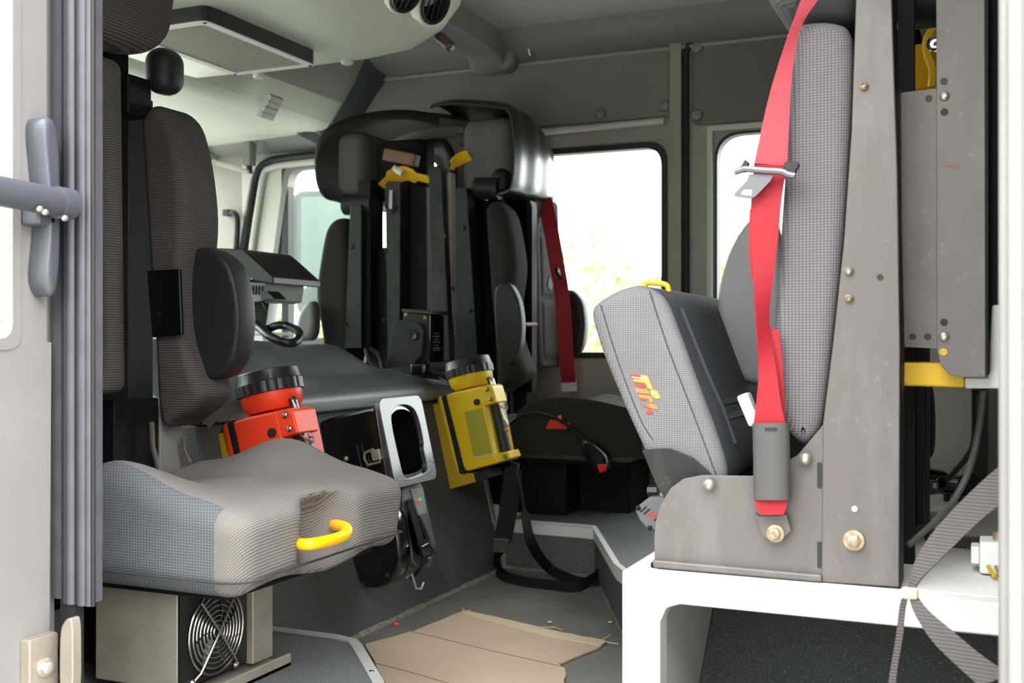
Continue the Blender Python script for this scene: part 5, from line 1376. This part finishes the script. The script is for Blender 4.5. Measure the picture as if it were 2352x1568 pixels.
MB().prism([xz(a, b, YH+0.0) for a, b in ((2100, 180), (2160, 180), (2160, 300), (2100, 300))], 'y', YH, YH+0.08).build('lower_pad', 'webbing_black', hn)
MB().box(P(2106, 300, Y=YH).x-0.03, P(2106, 300, Y=YH).x+0.012, YH+0.02, YH+0.06, ZW, 1.07).build('back_board', 'black_metal', hn)
MB().prism([xz(a, b, YH-0.02) for a, b in ((2048, 30), (2056, 30), (2060, 140), (2050, 140))], 'y', YH-0.02, YH-0.01).build('pale_rod', 'frame_paint', hn)
MB().prism([xz(a, b, YH-0.02) for a, b in ((2050, 140), (2060, 140), (2062, 190), (2052, 190))], 'y', YH-0.02, YH-0.01).build('orange_tape', 'rusty_zinc', hn)
MB().rcube((0, 0, 0), (0.055, 0.05, 0.04), 0.035, lambda p: P(2120, -8, Y=1.62)+p, (4, 4, 4)).build('headrest_cap', 'pad_rubber', hn, ang=80)

# dark folded seat frame standing deeper on the white box
dk = thing('folding_seat', 'black folded seat standing deeper on the white seat box', 'seat', P(2105, 1130, Z=ZW))
for i, (a, b, Y) in enumerate(((2072, 2100, 1.72), (2102, 2122, 1.74), (2124, 2134, 1.70))):
    p0_, p1_ = P(a, 1000, Y=Y), P(b, 1000, Y=Y)
    MB().box(p0_.x, p1_.x, Y, Y+0.03, ZW, 0.66).build('upright', ('black_metal', 'rubber', 'bracket_metal')[i], dk, bevel=0.002)
MB().pad(smooth_poly([xz(a, b, 1.80) for a, b in ((2130, 870), (2142, 900), (2146, 960), (2145, 1040), (2132, 1060), (2110, 1060), (2110, 870))], True, 3), 'y', 1.80, 1.86, 0.012).build('pad', 'pad_rubber', dk, ang=70)
c = P(2095, 1180, Z=ZW+0.02)
MB().rcube((0, 0, 0), (0.02, 0.03, 0.03), 0.01, lambda p: c+p+Vector((0, 0.1, 0.012)), (3, 3, 3)).build('foot_block', 'black_gloss', dk)

# grey locker panel behind, with a dark upright
pn = MB().box(-0.25, 0.9, 2.295, 2.32, ZP+0.0, 0.72)
structure(pn.build('wall_locker', 'frame_paint', flat=True), 'grey locker panel behind the white seat box')
xx = P(2250, 1000, Y=2.28).x
structure(MB().box(xx-0.014, xx+0.014, 2.27, 2.295, ZW, 0.72).build('trim_11', 'rubber'), 'dark upright on the grey locker panel')
structure(MB().box(-0.25, 0.9, 2.27, 2.294, ZW, ZW+0.012).build('trim_12', 'rubber'), 'dark strip at the foot of the grey locker panel')

# black clamp, cables, corrugated conduit and junction box on the white box
cl = thing('hose_clamp', 'black metal clamp lying on the white seat box', 'clamp', P(2190, 1135, Z=ZW+0.002))
Zt = ZW+0.012
MB().tube([P(2120, 1085, D=2.0), P(2160, 1092, D=2.0), P(2190, 1110, D=1.99)], 0.010, 8).build('lever', 'black_gloss', cl)
MB().tube([P(2118, 1122, D=2.02), P(2160, 1118, D=2.0), P(2230, 1128, D=1.98)], 0.013, 8).build('jaw', 'black_gloss', cl)
MB().rcube((0, 0, 0), (0.035, 0.02, 0.016), 0.008, lambda p: P(2196, 1112, D=1.99)+p, (3, 3, 3)).build('body', 'black_gloss', cl)
MB().lathe([(0.010, -0.008), (0.020, -0.008), (0.020, 0.008), (0.010, 0.008)], P(2226, 1112, D=1.97), (0.1, -1, 0.2), 16).build('eye', 'black_gloss', cl)
for a, b in ((2175, 1135), (2192, 1137), (2208, 1136)):
    MB().lathe([(0, 0), (0.006, 0), (0.006, 0.012), (0, 0.012)], P(a, b, D=1.97), (0, 0, -1), 8).build('pin', 'black_gloss', cl)
for nm, lab, q, r in (('power_cable', 'thin grey cable curving down from the white bracket end to the post', ((2259, 896, 1.53), (2252, 960, 1.54), (2240, 1030, 1.54), (2222, 1090, 1.52), (2190, 1150, 1.50), (2150, 1195, 1.47), (2085, 1252, 1.44)), 0.0042),
                      ('power_cable', 'thin black cable curving down to the black clamp', ((2242, 900, 1.75), (2238, 1010, 1.80), (2220, 1050, 1.85), (2195, 1080, 1.90), (2180, 1098, 1.93)), 0.0048)):
    pts = smooth_poly([P(a, b, Y=y) for a, b, y in q], False, 5)
    tag(MB().tube(pts, r, 8).build(nm, 'sleeve' if 'grey' in lab else 'hose_black', ang=60), lab, 'cable', 'loose cables')
pts = smooth_poly([P(a, b, Z=ZW+0.010) for a, b in ((2072, 1212), (2110, 1216), (2150, 1228), (2200, 1242), (2265, 1246))], False, 14)
tag(MB().tube(pts, 0.009, 8, radii=[0.0092 if i % 2 else 0.0068 for i in range(len(pts))]).build('corrugated_conduit', 'sleeve', flat=True), 'dark ribbed cable conduit lying on the white seat box', 'conduit')
jb = thing('junction_box', 'pale plastic connector block with coloured wires at the right post', 'connector', P(2285, 1300, Z=ZW+0.002))
cj = P(2290, 1262, Z=ZW+0.030)
MB().box(cj.x-0.020, cj.x+0.04, cj.y-0.02, cj.y+0.03, ZW+0.002, ZW+0.042).build('block', 'label_white', jb, bevel=0.003)
MB().box(cj.x-0.030, cj.x-0.020, cj.y-0.012, cj.y+0.02, ZW+0.012, ZW+0.034).build('plug', 'label_white', jb, bevel=0.002)
MB().lathe([(0, 0), (0.008, 0), (0.008, 0.010), (0, 0.010)], (cj.x+0.003, cj.y, ZW+0.042), (0, 0, 1), 12).build('post_cap', 'rusty_zinc', jb)
for k, m in ((0, 'yellow_dark'), (1, 'rusty_zinc'), (2, 'mirror_shell')):
    x = cj.x-0.01+0.009*k
    MB().tube([(x, cj.y-0.018, ZW+0.012), (x+0.003, cj.y-0.035, ZW+0.010), (x+0.008, cj.y-0.045, ZW+0.004)], 0.003, 6).build('wire', m, jb)

# loose grey webbing strap hanging across the right edge
gs = thing('webbing_strap', 'wide grey webbing strap slung across the white seat box at right', 'strap', P(2090, 1400, Y=1.20))
Lq = [(2310, 1058), (2250, 1110), (2180, 1180), (2130, 1240), (2098, 1300), (2086, 1352)]
Rq = [(2310, 1150), (2270, 1180), (2220, 1225), (2165, 1280), (2120, 1325), (2098, 1356)]
belt_strip(Lq, Rq, [1.22]*6, [1.21]*6, 'webbing', 'webbing_grey', gs)
Lq = [(2086, 1350), (2096, 1400), (2140, 1470), (2200, 1530), (2250, 1575)]
Rq = [(2100, 1355), (2130, 1398), (2190, 1450), (2250, 1500), (2320, 1550)]
belt_strip(Lq, Rq, [1.215, 1.20, 1.19, 1.18, 1.17], [1.21, 1.20, 1.19, 1.18, 1.17], 'webbing', 'webbing_grey', gs)
belt_strip([(2080, 1350), (2066, 1390), (2058, 1460), (2046, 1530), (2036, 1600)], [(2094, 1352), (2082, 1390), (2074, 1460), (2062, 1530), (2054, 1600)], [1.225]*5, [1.225]*5, 'strap_tail', 'webbing_grey', gs)
MB().rcube((0, 0, 0), (0.008, 0.004, 0.006), 0.003, lambda p: P(2090, 1362, Y=1.205)+p, (2, 2, 2)).build('frayed_end', 'cardboard_light', gs)

# small slotted sounder at the foot of the folded cushion
YA = 1.60
sd = thing('sounder', 'small grey slotted sounder box below the folded cushion', 'sounder', P(1490, 1200, Y=YA))
so = round_poly([xz(a, b, YA) for a, b in ((1456, 1168), (1492, 1140), (1530, 1140), (1530, 1215), (1488, 1220), (1468, 1195))], 0.008)
MB().pad(so, 'y', YA, YA+0.05, 0.004).build('case', 'pad_grey', sd, ang=50)
for k in range(5):
    a = 1469+k*8; b = 1170+k*5
    MB().prism([xz(c, d, YA-0.0005) for c, d in ((a, b+4), (a+14, b-8), (a+17, b-5), (a+3, b+7))], 'y', YA-0.0008, YA+0.002).build('slot', 'button_red' if k in (2, 3) else 'rubber', sd)
for a, b in ((1466, 1166), (1493, 1212)):
    MB().bolt(P(a, b, Y=YA), (0, -1, 0), 0.004, 0.003).build('screw', 'rubber', sd)
MB().tube([P(1490, 1128, Y=YA+0.02), P(1512, 1128, Y=YA+0.02)], 0.010, 8).build('pivot', 'black_plastic', sd)
MB().box(-0.425, -0.395, YA+0.005, YA+0.045, ZW, 0.47).build('mount', 'black_metal', sd)

# ------------------------------------------------------------------ front corner details on the far side
gh = MB().tube(smooth_poly([P(a, b, Y=YF-0.03) for a, b in ((529, 490), (540, 492), (545, 510), (543, 560), (538, 620))], False, 4), 0.012, 8).build('grab_handle', 'rubber', wall_far)
MB().box(P(530, 490, Y=YF).x-0.012, P(530, 490, Y=YF).x+0.012, YF-0.035, YF, P(530, 490, Y=YF).z-0.012, P(530, 490, Y=YF).z+0.012).build('foot', 'rubber', gh)
vr = thing('visor_rod', 'thin dark visor rod under the front roof liner', 'rod', P(560, 392, Y=3.30))
MB().tube([P(490, 372, Y=3.05), P(570, 395, Y=3.42)], 0.009, 8).build('rod', 'frame_light', vr)
MB().tube([P(572, 380, Y=3.42), P(573, 398, Y=3.42)], 0.012, 8).build('end_clip', 'rubber', vr)
MB().box(P(573, 378, Y=3.42).x-0.015, P(573, 378, Y=3.42).x+0.015, 3.40, 3.44, P(573, 380, Y=3.42).z, 1.41).build('hanger', 'rail_plastic', vr)
MB().lathe([(0, 0), (0.02, 0), (0.02, 0.02), (0.0, 0.025)], P(604, 335, Y=3.36), (0.5, -0.8, -0.2), 14).build('corner_cap', 'rail_plastic', bpy.data.objects['trim_9'])

# ------------------------------------------------------------------ outside: door mirror, hedge and trees
YM = 3.80
mr = thing('door_mirror', 'tall rectangular truck door mirror with round lower mirror outside the far window', 'mirror', P(680, 700, Y=YM))
mo = round_poly([xz(a, b, YM) for a, b in ((672, 650), (670, 448), (690, 436), (812, 436), (818, 640), (800, 655), (690, 655))], 0.02)
MB().pad(mo, 'y', YM, YM+0.07, 0.01).build('shell', 'mirror_shell', mr, ang=50)
MB().prism(round_poly([xz(a, b, YM-0.002) for a, b in ((692, 640), (692, 452), (806, 452), (806, 640))], 0.012), 'y', YM-0.003, YM+0.002).build('mirror_face', 'mirror_glass', mr)
cm = P(722, 695, Y=YM)
MB().lathe([(0, 0.012), (0.055, 0.008), (0.074, 0.0), (0.078, -0.01), (0.07, -0.03), (0, -0.045)], cm, (0.25, -1, 0), 28).build('round_mirror', 'mirror_shell', mr)
MB().tube([P(665, 440, Y=YM+0.03), P(666, 600, Y=YM+0.03), P(672, 720, Y=YM), P(690, 760, Y=YF+0.1), P(695, 790, Y=YF+0.06)], 0.012, 8).build('arm', 'rail_plastic', mr)

def leafy(name, label, base, height, spread, n, seed, group):
    random.seed(seed)
    t = thing(name, label, 'tree', base, group)
    tr = MB().tube([(base[0], base[1], base[2]), (base[0]+0.1, base[1], base[2]+height*0.35), (base[0], base[1]+0.1, base[2]+height*0.7)], 0.12, 8, radii=[0.14, 0.11, 0.05])
    tr.build('trunk', 'bark', t)
    cr = MB()
    blobs = [(random.gauss(0, spread*0.42), random.gauss(0, spread*0.42), height*(0.35+0.55*random.random()), spread*random.uniform(0.25, 0.42)) for _ in range(16)]
    for i in range(n):
        bx, by, bz, br_ = random.choice(blobs)
        d = Vector((random.gauss(0, 1), random.gauss(0, 1), random.gauss(0, 1))).normalized()*br_*random.uniform(0.75, 1.05)
        c = Vector(base) + Vector((bx, by, bz)) + d
        u = Vector((random.gauss(0, 1), random.gauss(0, 1), random.gauss(0, 0.6))).normalized(); w = u.cross(d.normalized()+Vector((0.01, 0, 0))).normalized()
        s = random.uniform(0.05, 0.09)
        cr.add([c-u*s, c+w*s*0.5, c+u*s, c-w*s*0.5], [(0, 1, 2, 3)])
    o = cr.build('foliage', 'foliage', t, flat=True, recalc=False); o['kind'] = 'stuff'
    return t
leafy('shrub', 'sunlit green shrub outside the rounded middle window', (-2.0, 10.0, -1.02), 2.55, 1.3, 5000, 3, 'greenery outside the windows')
leafy('shrub', 'sunlit green shrub outside the far front door window', (-8.2, 11.6, -1.02), 2.2, 1.3, 5000, 5, 'greenery outside the windows')
leafy('shrub', 'tall pale shrub outside seen between the two hooded seats', (-5.2, 13.5, -1.02), 3.2, 1.3, 5000, 8, 'greenery outside the windows')

hc = smooth_poly([P(a, b, X=-1.52) for a, b in ((276, 905), (262, 935), (258, 970), (268, 1010), (280, 1035))], False, 4)
tag(MB().tube(hc, 0.004, 7).build('hanging_cable', 'hose_black', ang=60), 'thin black cable hanging beside the nearest seat back', 'cable', 'loose cables')
ep = thing('switch_plate', 'small grey fixture plate with a red mark beside the nearest seat back', 'plate', P(250, 1090, X=-1.70))
MB().box(-1.752, -1.735, P(232, 1000, X=-1.74).y, P(285, 1000, X=-1.74).y, P(250, 1095, X=-1.74).z, P(250, 1012, X=-1.74).z).build('plate', 'bracket_metal', ep, bevel=0.003)
MB().box(-1.735, -1.732, P(246, 1000, X=-1.735).y, P(272, 1000, X=-1.735).y, P(250, 1033, X=-1.735).z, P(250, 1019, X=-1.735).z).build('red_mark', 'belt_red', ep)
for q in (1045, 1088): MB().bolt(P(240, q, X=-1.735), (1, 0, 0), 0.007, 0.005).build('screw', 'steel', ep)
